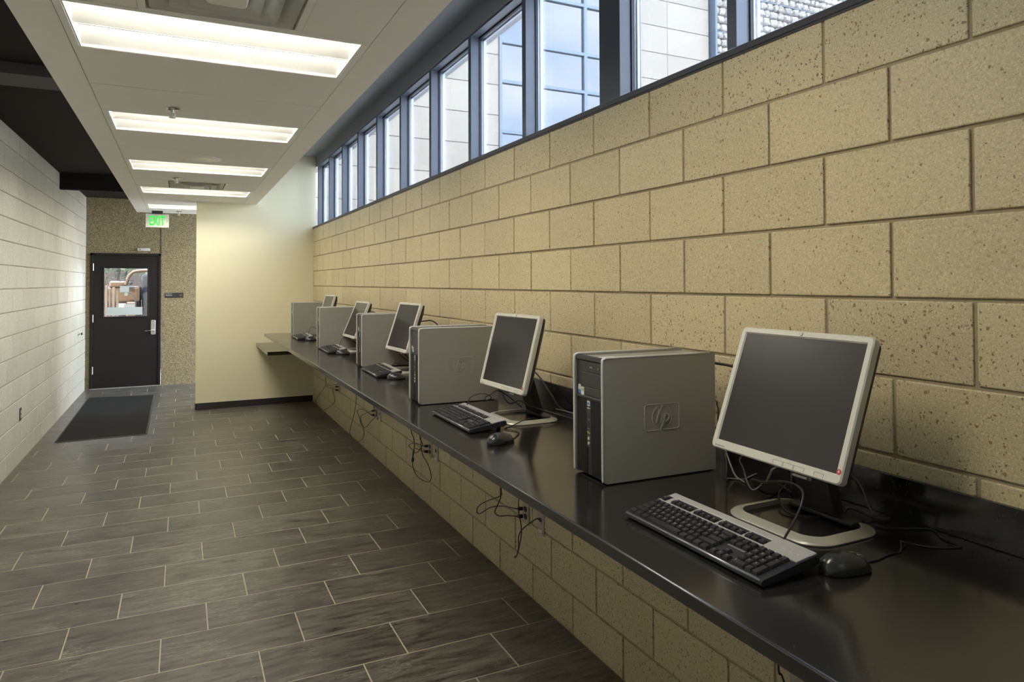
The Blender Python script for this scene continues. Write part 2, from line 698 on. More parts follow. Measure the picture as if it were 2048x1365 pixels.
bm = nb()
box(bm, -1.487, .036, 9.83, 9.95, 0, 3.43, 0)
tag(obj('wall_partition', bm, M['paint']), kind='structure')
bm = nb()
box(bm, -3.2, .2, YN - .15, YN, 0, 3.6, 0)
tag(obj('wall_near', bm, M['paint']), kind='structure')
bm = nb()
box(bm, -1.493, .0, 9.822, 9.83, 0, .085, 0, .002)
box(bm, -1.493, -1.487, 9.822, 9.95, 0, .085, 0)
tag(obj('baseboard_partition', bm, M['baseboard']), kind='structure')

# floor: grout bed with slate tiles in thirds bond
bm = nb()
box(bm, -3.2, .2, YN - .15, 12.6, -.12, -.0012, 1)
TL, TW = .5985, .3052
eps = bmesh.new()
g = .0029
SL = -.014
for r in range(-21, 30):
    ya = 3.595 + r * TW
    offx = -.341 + .2 * (r)
    k0 = math.floor((-3.0 - offx) / TL) - 1
    for k in range(k0, k0 + 8):
        a, b = offx + k * TL + g, offx + (k + 1) * TL - g
        a, b = max(a, -2.998), min(b, -.002)
        if b - a < .01:
            continue
        y_a, y_b = ya + g, ya + TW - g
        if y_b > 12.44:
            y_b = 12.44
        if y_b - y_a < .03 or y_a < YN:
            continue
        vs = box(eps, a, b, y_a, y_b, -.01, 0, 0)
        for v in vs:
            v.co.y += SL * (v.co.x + 1.2)
            if v.co.y > 12.452:
                v.co.y = 12.452
bmesh.ops.bevel(eps, geom=[e for e in eps.edges if e.verts[0].co.z > -.001 and e.verts[1].co.z > -.001], offset=.0012, segments=1, profile=.5, affect='EDGES')
me = bpy.data.meshes.new('t')
eps.to_mesh(me)
eps.free()
bm.from_mesh(me)
bpy.data.meshes.remove(me)
tag(obj('floor', bm, [M['tile'], M['grout']]), kind='structure')

# ceilings
ZC = 2.72
CX0, CX1, CY1 = -2.267, -.748, 11.62
LX0, LX1 = -2.108, -.908
GY = [2.992 + .6105 * k for k in range(-9, 15)]          # seams of the panels
LIGHT_K = [-3, 0, 3, 6, 9, 12]
LIGHTS = [2.992 + .6105 * k for k in LIGHT_K]
VENTS = [2.992 - .6105, 2.992 + .6105 * 8]


def ceiling_cloud():
    bm = nb()
    t = .115
    # borders
    box(bm, CX0, LX0 - .003, YN, CY1, ZC, ZC + t, 1)
    box(bm, LX1 + .003, CX1, YN, CY1, ZC, ZC + t, 1)
    box(bm, LX0 - .003, LX1 + .003, YN, CY1, ZC + t - .004, ZC + t, 2)
    ys = GY + [CY1]
    for a, b in zip(ys, ys[1:]):
        if any(abs(a - q) < .01 for q in LIGHTS):
            continue
        a2, b2 = a + .004, min(b, CY1) - .004
        if any(abs(a - q) < .01 for q in VENTS):
            box(bm, LX0 + .0, -1.822, a2, b2, ZC, ZC + .02, 0)
            box(bm, -1.208, LX1, a2, b2, ZC, ZC + .02, 0)
        else:
            box(bm, LX0, LX1, a2, b2, ZC, ZC + .02, 0)
        # thin tee line between the panels
        box(bm, LX0 - .003, LX1 + .003, a - .004, a + .004, ZC + .007, ZC + .02, 3)
    for x in (LX0 - .003, LX1):
        box(bm, x, x + .003, YN, CY1, ZC + .003, ZC + .02, 3)
    return tag(obj('ceiling', bm, [M['ceil_tile'], M['ceil_trim'], M['dark_gap'], M['dark_gap']]), kind='structure')


ceiling_cloud()
bm = nb()
box(bm, -3.2, -1.5, YN, 12.6, 3.0, 3.1)
box(bm, -1.5, -1.46, YN, 12.6, 3.0, 3.43)
tag(obj('ceiling_left', bm, M['dark_ceiling']), kind='structure')
bm = nb()
box(bm, -1.5, .30, YN, 12.6, 3.43, 3.6)
box(bm, .036, .10, YN, 9.95, 3.282, 3.43)
box(bm, .10, .24, YN, 9.95, 3.30, 3.43)
tag(obj('ceiling_right', bm, M['soffit']), kind='structure')
bm = nb()
box(bm, -3.0, -1.5, 9.83, 9.93, 2.805, 3.0)
tag(obj('trim_1', bm, M['dark_ceiling']), kind='structure')
bm = nb()
box(bm, -3.0, -1.5, 5.02, 5.34, 2.93, 3.0)
tag(obj('trim_2', bm, M['duct']), kind='structure')

# sill flashing on top of the block wall
bm = nb()
box(bm, -.006, .24, YN, 9.83, ZT, 2.437, 0, .003)
box(bm, -.0035, 0, YN, 9.83, ZT - .006, ZT, 0)
tag(obj('trim_3', bm, M['sill']), kind='structure')

# windows: frames between mullions
MY = [.187, .979, 1.771, None, 3.355, 4.147, 4.939, 5.731, 6.523, 7.315, 8.107, 8.899, 9.691]
MY[3] = 2.563
XF = .040
ZB, ZH = 2.437, 3.282
wi = 0
mcs = [-1.4, -.605] + MY
for i in range(len(mcs) - 1):
    a, b = mcs[i], mcs[i + 1]
    ha = .08 if abs(a - 2.563) < .01 else .0225
    hb = .08 if abs(b - 2.563) < .01 else .0225
    ca = a - .045 if abs(a - 2.563) < .01 else a
    cb = b - .045 if abs(b - 2.563) < .01 else b
    ya, yb = ca + ha, cb - hb
    wi += 1
    root = tag(empty('window_%d' % wi, (XF, (ya + yb) / 2, ZB)), kind='structure')
    cy = (ya + yb) / 2
    L = (yb - ya) / 2
    H = ZH - ZB
    # inner frame: head and sill members
    bm = nb()
    box(bm, .0, .060, -L, L, H - .012, H, 0)
    box(bm, .0, .060, -L, L, 0, .010, 0)
    obj('window_frame', bm, M['frame'], root)
    bm = nb()
    for (p, q, r_, s_) in ((-L, -L + .006, 0, H), (L - .006, L, 0, H), (-L, L, 0, .02), (-L, L, H - .022, H - .012)):
        box(bm, .060, .075, p, q, r_, s_, 0)
    obj('gasket', bm, M['gasket'], root)
    bm = nb()
    for (p, q, r_, s_) in ((-L, -L + .008, 0, H), (L - .010, L, 0, H), (-L, L, 0, .02), (-L, L, H - .034, H - .012)):
        box(bm, .088, .100, p, q, r_, s_, 0)
    obj('outer_frame', bm, M['cap'], root)
    bm = nb()
    box(bm, .078, .084, -L + .004, L - .004, .004, H - .004, 0)
    obj('pane', bm, M['glass'], root)
for i, y in enumerate(mcs):
    if abs(y - 2.563) < .01:
        continue
    bm = nb()
    box(bm, XF, XF + .060, y - .0225, y + .0225, ZB, ZH, 0, .0015)
    box(bm, XF + .060, XF + .112, y - .0225, y + .0225, ZB, ZH, 1)
    tag(obj('trim_%d' % (4 + i), bm, [M['frame'], M['cap']]), kind='structure')
bm = nb()
box(bm, XF, XF + .115, 2.438, 2.598, ZB, ZH, 0, .002)
tag(obj('trim_20', bm, M['post']), kind='structure')

# ==================================================================== DOOR
DY = 12.452
root = tag(empty('door_1', (-2.45, DY, 0)), kind='structure')
bm = nb()
x0, x1, zt = -.49, .49, 2.13
for (a, b, c, d) in ((x0, x0 + .035, 0, zt), (x1 - .035, x1, 0, zt), (x0, x1, zt - .035, zt)):
    box(bm, a, b, -.022, .10, c, d, 0, .002)
for (a, b, c, d) in ((x0 + .033, x0 + .042, 0, zt - .03), (x1 - .042, x1 - .033, 0, zt - .03), (x0 + .03, x1 - .03, zt - .046, zt - .033)):
    box(bm, a, b, .02, .05, c, d, 0)
obj('door_frame', bm, M['door'], root)
leaf = nb()
lx0, lx1, lz1 = x0 + .038, x1 - .038, zt - .040
wx0, wx1, wz0, wz1 = -.300, .297, 1.13, 1.893
yA, yB = -.004, .040
box(leaf, lx0, wx0, yA, yB, .012, lz1)
box(leaf, wx1, lx1, yA, yB, .012, lz1)
box(leaf, wx0, wx1, yA, yB, .012, wz0)
box(leaf, wx0, wx1, yA, yB, wz1, lz1)
leaf_o = obj('door_leaf', leaf, M['door'], root)
bm = nb()
t = .022
for (a, b, c, d) in ((wx0 - t, wx0, wz0 - t, wz1 + t), (wx1, wx1 + t, wz0 - t, wz1 + t), (wx0, wx1, wz0 - t, wz0), (wx0, wx1, wz1, wz1 + t)):
    box(bm, a, b, yA - .010, yA + .0, c, d, 0, .003)
obj('glazing_bead', bm, M['door'], leaf_o)
bm = nb()
box(bm, wx0, wx1, .012, .018, wz0, wz1)
obj('pane', bm, M['glass'], leaf_o)
for z in (.295, 1.105, 1.91):
    bm = nb()
    cyl(bm, (x0 + .040, -.016, z - .058), .008, .116, 'z', 12)
    obj('hinge', bm, M['steel'], root, True, .6)
bm = nb()
vs = loft(bm, [[Vector((px, yA - y, pz)) for px, pz in rrect(.066, .235, .02)] for y in (0, .010, .014)], 0)
for v in vs:
    if v.co.y < yA - .012:
        v.co.x *= .88
        v.co.z *= .96
    v.co.x += .385
    v.co.z += .945
esc = obj('lock_plate', bm, M['steel'], root, True, .5)
bm = nb()
cyl(bm, (.398, yA - .055, .895), .013, .045, 'y', 16)
tube(bm, [(.405, yA - .052, .895), (.36, yA - .056, .897), (.31, yA - .056, .893), (.268, yA - .050, .890)], lambda t: .0105 - .003 * t, 10)
obj('lever_handle', bm, M['chrome'], root, True, .6)
bm = nb()
box(bm, x0, x1, -.03, .10, 0, .012, 0, .003)
obj('threshold', bm, M['outlet'], root)


def sheet(name, x, z, wd, h, mat_, label, cat, y=DY + .0105, th=.0012):
    bm = nb()
    box(bm, -wd / 2, wd / 2, -th, 0, -h / 2, h / 2)
    o = obj(name, bm, mat_)
    o.location = (x, y, z)
    return tag(o, label, cat)


sheet('notice_sheet', -2.470, 1.212, .500, .125, M['paper'], 'wide white blank notice taped across the bottom of the door window', 'notice')
sheet('notice_sheet', -2.474, 1.562, .128, .098, M['paper'], 'pale printed sheet taped to the middle of the door window', 'notice')
sheet('notice_sheet', -2.452, 1.482, .046, .050, M['paper'], 'tiny paper tag just below the printed sheet in the door window', 'notice')
sheet('notice_sheet', -2.405, 1.300, .155, .050, M['white_plastic'], 'narrow white card standing on the wide notice in the door window', 'notice')

# sensor box over the door, sign right of it
bm = nb()
box(bm, -.09, .09, -.035, 0, -.022, .022, 0, .008, 3)
o = obj('door_sensor', bm, M['white_plastic'], None, True, .6)
o.location = (-2.208, 12.455, 2.195)
tag(o, 'small white sensor box on the wall above the dark door', 'sensor')
bm = nb()
box(bm, -.055, -.045, -.0365, -.034, -.010, .010)
obj('sensor_window', bm, M['black_plastic'], o)
bm = nb()
box(bm, -.137, .137, -.008, 0, -.041, .041, 0, .004, 2)
sg = obj('room_sign', bm, M['black_plastic'])
sg.location = (-1.764, 12.455, 1.456)
tag(sg, 'black room name plaque with small white raised lettering right of the door', 'sign')
bm = nb()
rnd = random.Random(3)
for row, zc, h, xs in ((0, .022, .011, 7), (1, -.004, .015, 7)):
    x = -.125
    for c in range(xs):
        wd = rnd.choice((.009, .011, .010))
        # worn raised letter strokes too small to read in the photograph
        box(bm, x, x + .0025, -.0095, -.0078, zc - h / 2, zc + h / 2)
        if c % 3 != 1:
            box(bm, x, x + wd, -.0095, -.0078, zc + h / 2 - .0025, zc + h / 2)
        if c % 2 == 0:
            box(bm, x + wd - .0025, x + wd, -.0095, -.0078, zc - h / 2, zc + h / 2)
        else:
            box(bm, x, x + wd, -.0095, -.0078, zc - h / 2, zc - h / 2 + .0025)
        x += wd + .0035
obj('raised_letters', bm, M['white_plastic'], sg)
bm = nb()
cyl(bm, (.095, -.0095, -.002), .019, .002, 'y', 20)
obj('round_emblem', bm, plain('brown_emblem', (.10, .05, .02), .5), sg)

# ==================================================================== FLOOR MAT
bm = nb()
A = [(-2.845, 11.53), (-2.022, 11.37), (-2.004, 8.49), (-2.822, 8.484)]
lo = [bm.verts.new((x, y, .0008)) for x, y in A]
hi = [bm.verts.new((x, y, .009)) for x, y in A]
bm.faces.new(lo)
bm.faces.new(list(reversed(hi)))
for i in range(4):
    bm.faces.new((lo[i], hi[i], hi[(i + 1) % 4], lo[(i + 1) % 4]))
bmesh.ops.recalc_face_normals(bm, faces=bm.faces)
fm = tag(obj('door_mat', bm, M['mat']), 'long dark charcoal mat lying on the tiles in front of the door', 'mat')
bm = nb()
for i in range(4):
    p, q = Vector((*A[i], .004)), Vector((*A[(i + 1) % 4], .004))
    d = (q - p).normalized()
    nn = Vector((-d.y, d.x, 0)) * .018
    vs = [bm.verts.new(v) for v in (p - nn * .0, q - nn * .0, q + nn, p + nn)]
    for v in vs:
        v.co.z = .0096
    vs[2].co.z = vs[3].co.z = .003
    bm.faces.new(vs)
    lo4 = [bm.verts.new(Vector((v.co.x, v.co.y, .0006))) for v in vs]
    for a, b in ((0, 1), (1, 2), (2, 3), (3, 0)):
        bm.faces.new((vs[a], vs[b], lo4[b], lo4[a]))
bmesh.ops.recalc_face_normals(bm, faces=bm.faces)
obj('rubber_border', bm, M['mat_edge'], fm)

# ==================================================================== CEILING FITTINGS
POS = ['second', 'third', 'fourth', 'fifth', 'sixth']


def ceiling_light(y, label):
    root = tag(empty('ceiling_light', ((LX0 + LX1) / 2, y + .305, ZC)), label, 'ceiling light', 'recessed ceiling lights in a row')
    hx, hy = .6, .3052
    bm = nb()                                   # trim frame
    f = .030
    for (a, b, c, d) in ((-hx, hx, -hy, -hy + f), (-hx, hx, hy - f, hy), (-hx, -hx + f, -hy + f, hy - f), (hx - f, hx, -hy + f, hy - f)):
        box(bm, a, b, c, d, -.002, .012, 0, .0015)
    obj('frame', bm, M['ceil_trim'], root)
    bm = nb()                                   # white enamel pan with two coffers
    D = .085
    ix, iy = hx - f, hy - f
    box(bm, -ix - .01, ix + .01, -iy - .01, iy + .01, D + .002, D + .008)
    for s in (-1, 1):
        box(bm, s * ix - (.006 if s > 0 else 0), s * ix + (.006 if s < 0 else 0), -iy, iy, .0, D)
    for s in (-1, 1):
        box(bm, -ix, ix, s * iy - (.004 if s > 0 else 0), s * iy + (.004 if s < 0 else 0), .0, D)
    box(bm, -ix, ix, -.004, .004, .010, D)
    # sloping reflectors on the far side of each coffer
    for y0_, y1_ in ((-.12, -.004), (.150, iy - .004)):
        vs = [bm.verts.new(c) for c in ((-ix + .003, y0_, D - .001), (ix - .003, y0_, D - .001), (ix - .003, y1_, .012), (-ix + .003, y1_, .012))]
        bm.faces.new(vs)
    obj('reflector_pan', bm, M['housing'], root)
    for y0_, y1_ in ((-iy + .010, -.13), (.012, .142)):
        bm = nb()
        box(bm, -ix + .035, ix - .035, y0_, y1_, D - .016, D - .002, 0, .004)
        obj('lens', bm, M['lamp'], root)


names = ['recessed ceiling light nearest the camera, above the top edge of the view', 'largest recessed ceiling light in view, right behind the big air vent',
         'second largest ceiling light, just beyond the first sprinkler', 'third ceiling light in view, just beyond the round speaker',
         'fourth ceiling light in view, just beyond the far air vent', 'farthest ceiling light, above the green exit sign']
for y, lb in zip(LIGHTS, names):
    ceiling_light(y, lb)


def vent(y, label):
    root = tag(empty('ceiling_vent', (-1.515, y + .305, ZC)), label, 'air vent', 'square ceiling air vents')
    h = .305
    bm = nb()
    for (a, b, c, d) in ((-h, h, -h, -h + .028), (-h, h, h - .028, h), (-h, -h + .028, -h + .028, h - .028), (h - .028, h, -h + .028, h - .028)):
        box(bm, a, b, c, d, -.002, .010, 0, .001)
    obj('frame', bm, M['ceil_trim'], root)
    bm = nb()
    box(bm, -h + .02, h - .02, -h + .02, h - .02, .075, .08)
    for s in (-1, 1):
        box(bm, s * (h - .024) - .002, s * (h - .024) + .002, -h + .02, h - .02, .0, .078)
        box(bm, -h + .02, h - .02, s * (h - .024) - .002, s * (h - .024) + .002, .0, .078)
    obj('plenum_box', bm, M['diffuser'], root)
    # nested flared cones
    for k, (r0, r1, z0, z1) in enumerate(((.265, .175, -.004, .060), (.195, .115, -.014, .045), (.125, .060, -.022, .030))):
        bm = nb()
        rings = []
        for tt in (0, .15, .5, 1):
            r_ = r0 + (r1 - r0) * (tt ** .7)
            z_ = z0 + (z1 - z0) * (tt ** 1.6)
            rings.append([Vector((px, py, z_)) for px, py in rrect(2 * r_, 2 * r_, .022 + .02 * tt, 4)])
        V = [[bm.verts.new(p) for p in rg] for rg in rings]
        n = len(V[0])
        for Aa, Bb in zip(V, V[1:]):
            for j in range(n):
                bm.faces.new((Aa[j], Aa[(j + 1) % n], Bb[(j + 1) % n], Bb[j]))
        g0 = bm.faces[:]
        r = bmesh.ops.solidify(bm, geom=g0, thickness=.0012)
        bmesh.ops.recalc_face_normals(bm, faces=bm.faces)
        obj('cone', bm, M['diffuser'], root, True, .5)
    bm = nb()
    loft(bm, [[Vector((px, py, z_)) for px, py in rrect(2 * r_, 2 * r_, .018, 4)] for r_, z_ in ((.066, -.026), (.070, -.020), (.055, -.012))])
    obj('centre_plate', bm, M['diffuser'], root, True, .5)


vent(VENTS[0], 'large square air vent cut off by the top edge of the view')
vent(VENTS[1], 'small looking square air vent between the far ceiling lights')


def sprinkler(x, y, label):
    root = tag(empty('sprinkler', (x, y, ZC)), label, 'sprinkler', 'ceiling fire sprinklers')
    bm = nb()
    loft(bm, [[Vector((r_ * math.cos(2 * PI * i / 24), r_ * math.sin(2 * PI * i / 24), z)) for i in range(24)] for r_, z in ((.038, .001), (.040, -.004), (.030, -.010), (.014, -.012))])
    obj('escutcheon', bm, M['chrome'], root, True, .6)
    bm = nb()
    cyl(bm, (0, 0, -.028), .009, .02, 'z', 12)
    for s in (-1, 1):
        tube(bm, [(s * .008, 0, -.024), (s * .014, 0, -.036), (s * .009, 0, -.050), (0, 0, -.056)], .0022, 6, 4)
    cyl(bm, (0, 0, -.054), .003, .03, 'z', 8)
    cyl(bm, (0, 0, -.058), .019, .0025, 'z', 16)
    obj('head', bm, M['steel'], root, True, .6)


sprinkler(-1.717, 4.62, 'small chrome sprinkler hanging below the ceiling before the second bright light')
sprinkler(-1.712, 7.67, 'small sprinkler beside the far air vent')
sprinkler(-1.70, 11.25, 'tiny sprinkler at the far end of the white ceiling, right of the exit sign')
root = tag(empty('ceiling_speaker', (-1.51, 6.40, ZC)), 'round white flush speaker in the ceiling before the third light', 'speaker')
bm = nb()
loft(bm, [[Vector((r_ * math.cos(2 * PI * i / 40), r_ * math.sin(2 * PI * i / 40), z)) for i in range(40)] for r_, z in ((.152, .0), (.154, -.005), (.146, -.008), (.118, -.006))])
obj('rim', bm, M['ceil_trim'], root, True, .6)
bm = nb()
loft(bm, [[Vector((r_ * math.cos(2 * PI * i / 40), r_ * math.sin(2 * PI * i / 40), z)) for i in range(40)] for r_, z in ((.116, -.006), (.115, -.009), (.06, -.011), (.01, -.012))])
obj('grille', bm, M['diffuser'], root, True, .6)

# exit sign under the far edge of the ceiling
root = tag(empty('exit_sign', (-1.985, 11.30, ZC)), 'lit white exit sign with green letters hanging from the far ceiling edge', 'exit sign')
bm = nb()
box(bm, -.152, .152, -.016, .016, -.245, -.048, 0, .004, 2)
obj('housing', bm, M['white_plastic'], root)
bm = nb()
box(bm, -.072, .072, -.022, .022, -.048, 0, 0, .003)
obj('canopy', bm, M['black_plastic'], root)
bm = nb()
me = text_mesh('EXIT', .19, .0012, 'CENTER', offset=.004)
xs = [v.co.x for v in me.vertices]
ys_ = [v.co.y for v in me.vertices]
sx, sy = .202 / (max(xs) - min(xs)), .140 / (max(ys_) - min(ys_))
cx_, cy_ = (max(xs) + min(xs)) / 2, (max(ys_) + min(ys_)) / 2
me.transform(Matrix.Diagonal((sx, sy, 1, 1)) @ Matrix.Translation((-cx_, -cy_, 0)))
me.transform(frame_mat((.0, -.0175, -.146), (1, 0, 0), (0, 0, 1), (0, -1, 0)))
bm.from_mesh(me)
bpy.data.meshes.remove(me)
obj('letters', bm, M['exit_green'], root)
bm = nb()
for s in (-1, 1):
    vs = box(bm, 0, .0245, -.001, .001, -.0035, .0035)
    rot = Matrix.Translation((.137, -.0172, -.146)) @ Matrix.Rotation(s * .85, 4, 'Y') @ Matrix.Translation((-.024, 0, 0))
    for v in vs:
        v.co = rot @ v.co
obj('arrow', bm, M['exit_green'], root)

# ==================================================================== COUNTERS
ZK = 1.053
root = tag(empty('countertop', (-.3875, 3.0, ZK)), 'long dark charcoal counter cantilevered from the block wall on the right', 'counter')
bm = nb()
y0, y1 = YN + .02, 8.57
box(bm, -.775 + .3875, -.008 + .3875, y0 - 3, y1 - 3, -.031, 0, 0, .0042, 3)
obj('worktop', bm, M['counter'], root)
bm = nb()
box(bm, -.021, -.0075, y0, y1, ZK + .0005, ZK + .104, 0, .0015)
tag(obj('backsplash', bm, M['counter']), 'low dark upstand strip along the block wall at the back of the counter', 'backsplash')
bm = nb()
box(bm, -.748, -.008, 8.47, 9.82, .800, .842, 0, .002)
tag(obj('lower_counter', bm, M['counter']), 'short lower dark counter at the far end against the cream wall', 'counter')


# ==================================================================== COMPUTERS
def tower(x, y, rz, label, detail=True):
    """local: x depth away from the room, y width away from the camera, z up"""
    root = tag(empty('computer_tower', (x, y, ZK), rz), label, 'computer', 'grey computer towers on the counter')
    W, D, H = .176, .423, .375
    r = .014
    bm = nb()
    box(bm, .022, D, .006, W - .006, .006, H - .008, 0, .003, 2)                       # chassis and top
    obj('chassis', bm, M['case_metal'], root)
    # side panels with rounded front corners
    for nm, ya, yb in (('side_panel', 0.0, .0075), ('side_panel', W - .0075, W)):
        bm = nb()
        out = []
        for i in range(7):
            a = PI / 2 * i / 6
            out.append((r - r * math.cos(a) + .004, H - r + r * math.sin(a)))
        out += [(D, H), (D, .004), (.018, .004), (.009, .008), (.004, .016)]
        if ya == 0.0:
            ring = [[Vector((px, ya + q, pz)) for px, pz in out] for q in (.0012, .0075)]
        else:
            ring = [[Vector((px, ya + q, pz)) for px, pz in out] for q in (.0, .0063)]
        loft(bm, ring)
        obj(nm, bm, M['case_metal'], root)
        # silver edge running round the front of the panel
        bm = nb()
        yc = .0042 if ya == 0 else W - .0042
        path = [(.006, yc, .014), (.0045, yc, .03), (.0045, yc, .2), (.0045, yc, H - r - .004), (.008, yc, H - r * .45), (.016, yc, H - .001), (.04, yc, H - .0005), (.12, yc, H - .0005), (D - .02, yc, H - .0005)]
        tube(bm, path, .0042 if ya == 0 else .0040, 8, 4)
        obj('edge_trim', bm, M['case_trim'], root, True)
    # dark front bezel: rounded brow, drive zone, ribbed grille
    bm = nb()
    prof = [(.024, H - .004), (.018, H - .002), (.011, H - .006), (.0075, H - .014), (.012, H - .019), (.012, .250), (.0085, .247), (.0085, .243), (.013, .241), (.013, .010), (.030, .006), (.030, H - .004)]
    loft(bm, [[Vector((px, yy, pz)) for px, pz in prof] for yy in (.0075, W - .0075)])
    for i in range(27):
        yy = .012 + i * (W - .024) / 26
        if .078 < yy < .104:
            continue
        box(bm, .0095, .014, yy - .0013, yy + .0013, .012, .238)
    fb = obj('front_bezel', bm, M['bezel_black'], root)
    if detail:
        bm = nb()
        box(bm, .0105, .013, .012, W - .040, .3235, .3535, 0, .001)
        od = obj('optical_drive', bm, M['bay'], root)
        bm = nb()
        cyl(bm, (.009, .036, .340), .0035, .003, 'x', 10)
        obj('eject_button', bm, M['cable_grey'], od)
        bm = nb()
        box(bm, .0092, .011, .070, .086, .337, .342, 0, .0008)
        obj('drive_light', bm, M['cable_grey'], od)
        for za, zb in ((.279, .3215), (.252, .277)):
            bm = nb()
            box(bm, .0105, .013, .012, W - .040, za, zb, 0, .001)
            obj('drive_bay_cover', bm, M['bay'], root)
        bm = nb()
        box(bm, .0088, .0135, .080, .102, .095, .240, 0, .001)
        pp = obj('port_strip', bm, M['bay'], root)
        bm = nb()
        box(bm, .0078, .009, .083, .099, .221, .236, 0, .0008)
        obj('badge', bm, M['sticker_white'], pp)
        bm = nb()
        box(bm, .0074, .0079, .0855, .0965, .2245, .2325)
        obj('badge_centre', bm, M['sticker_blue'], pp)
        bm = nb()
        box(bm, .0082, .0089, .082, .100, .2125, .2155)
        obj('indicator_light', bm, M['case_trim'], pp)
        for z in (.190, .163):
            bm = nb()
            box(bm, .0080, .0089, .088, .094, z - .010, z + .010)
            obj('usb_port', bm, M['gasket'], pp)
            bm = nb()
            box(bm, .0082, .00895, .0872, .0948, z - .0112, z - .0102)
            obj('usb_rim', bm, M['case_trim'], pp)
        for z, yy in ((.141, .095), (.139, .087)):
            bm = nb()
            cyl(bm, (.0075, yy, z), .0034, .002, 'x', 12)
            obj('audio_jack', bm, M['sticker_green'], pp, True, .6)
        for z in (.122, .107):
            bm = nb()
            cyl(bm, (.0068, .090, z), .0052, .003, 'x', 14)
            obj('button', bm, M['case_trim'], pp, True, .6)
        bm = nb()
        box(bm, .0112, .0122, W - .033, W - .017, .2525, .2635)
        st = obj('round_sticker', bm, M['sticker_blue'], root)
        bm = nb()
        box(bm, .0110, .0121, W - .033, W - .017, .2635, .273)
        cyl(bm, (.0110, W - .025, .273), .008, .0011, 'x', 16)
        obj('sticker_top', bm, M['sticker_white'], st)
        bm = nb()
        box(bm, .0096, .0106, W - .055, W - .038, .250, .2745)
        st = obj('square_sticker', bm, M['sticker_white'], root)
        bm = nb()
        box(bm, .0091, .0097, W - .052, W - .041, .262, .2715)
        obj('sticker_print', bm, M['sticker_green'], st)
    # label on top near the front
    bm = nb()
    box(bm, .045, .105, .016, .100, H - .008, H - .0072, 0)
    obj('top_label', bm, M['sticker_white'], root)
    # pressed logo on the near side: rounded plate outline, disc outline and slanted letters
    bm = nb()
    cx, cz = .216, .187
    rr = .0011

    def st_(pts, k=1):
        tube(bm, [(cx + px, .0010, cz + pz) for px, pz in pts], rr, 6, k)
    w2, h2 = .064, .0395
    st_([(-.015, -h2), (-w2 + .006, -h2)])
    st_([(w2, 0), (w2, -h2 + .007), (w2 - .002, -h2 + .002), (w2 - .008, -h2), (.004, -h2)])
    st_([(w2, 0), (w2, h2 - .007), (w2 - .002, h2 - .002), (w2 - .008, h2), (.004, h2)])
    st_([(-.006, h2), (-w2 + .008, h2), (-w2 + .002, h2 - .002), (-w2, h2 - .007), (-w2, -h2 + .007), (-w2 + .006, -h2)])
    R_ = .036

    def arc(a0, a1, n=14):
        return [(R_ * math.cos(math.radians(a0 + (a1 - a0) * i / n)), R_ * math.sin(math.radians(a0 + (a1 - a0) * i / n))) for i in range(n + 1)]
    st_(arc(118, 232))
    st_(arc(82, -60))
    add_text(bm, 'hp', .056, frame_mat((cx + .000, .0006, cz + .001), (1, 0, 0), (0, 0, 1), (0, -1, 0)), 0, extrude=.0022, shear=.28, spacing=.92)
    st_([(.002, .0375), (-.003, .022)])
    st_([(-.001, -.022), (-.006, -.0385)])
    obj('pressed_logo', bm, M['logo'], root, True, .5)
    # connectors at the back
    bm = nb()
    box(bm, D, D + .012, .035, .075, .02, .30, 0, .002)
    obj('rear_ports', bm, M['outlet'], root)
    for fx in (.05, D - .05):
        for fy in (.03, W - .03):
            bm = nb()
            cyl(bm, (fx, fy, 0), .010, .0065, 'z', 10)
            obj('foot', bm, M['rubber'], root)
    return root


TW_LABELS = ['nearest and largest grey computer tower, standing left of the largest monitor', 'second nearest grey computer tower, between the third and second nearest monitors',
             'middle grey computer tower of the row on the counter', 'second farthest grey tower, right of the mouse and keyboard of the last place',
             'farthest grey computer tower, beside the cream wall at the end of the counter']
TW = [(-.546, 1.701, -.03), (-.619, 3.208, -.04), (-.515, 4.818, -.028), (-.539, 6.329, -.054), (-.523, 8.073, -.038)]
for (x, y, r), lb in zip(TW, TW_LABELS):
    tower(x, y, r, lb)


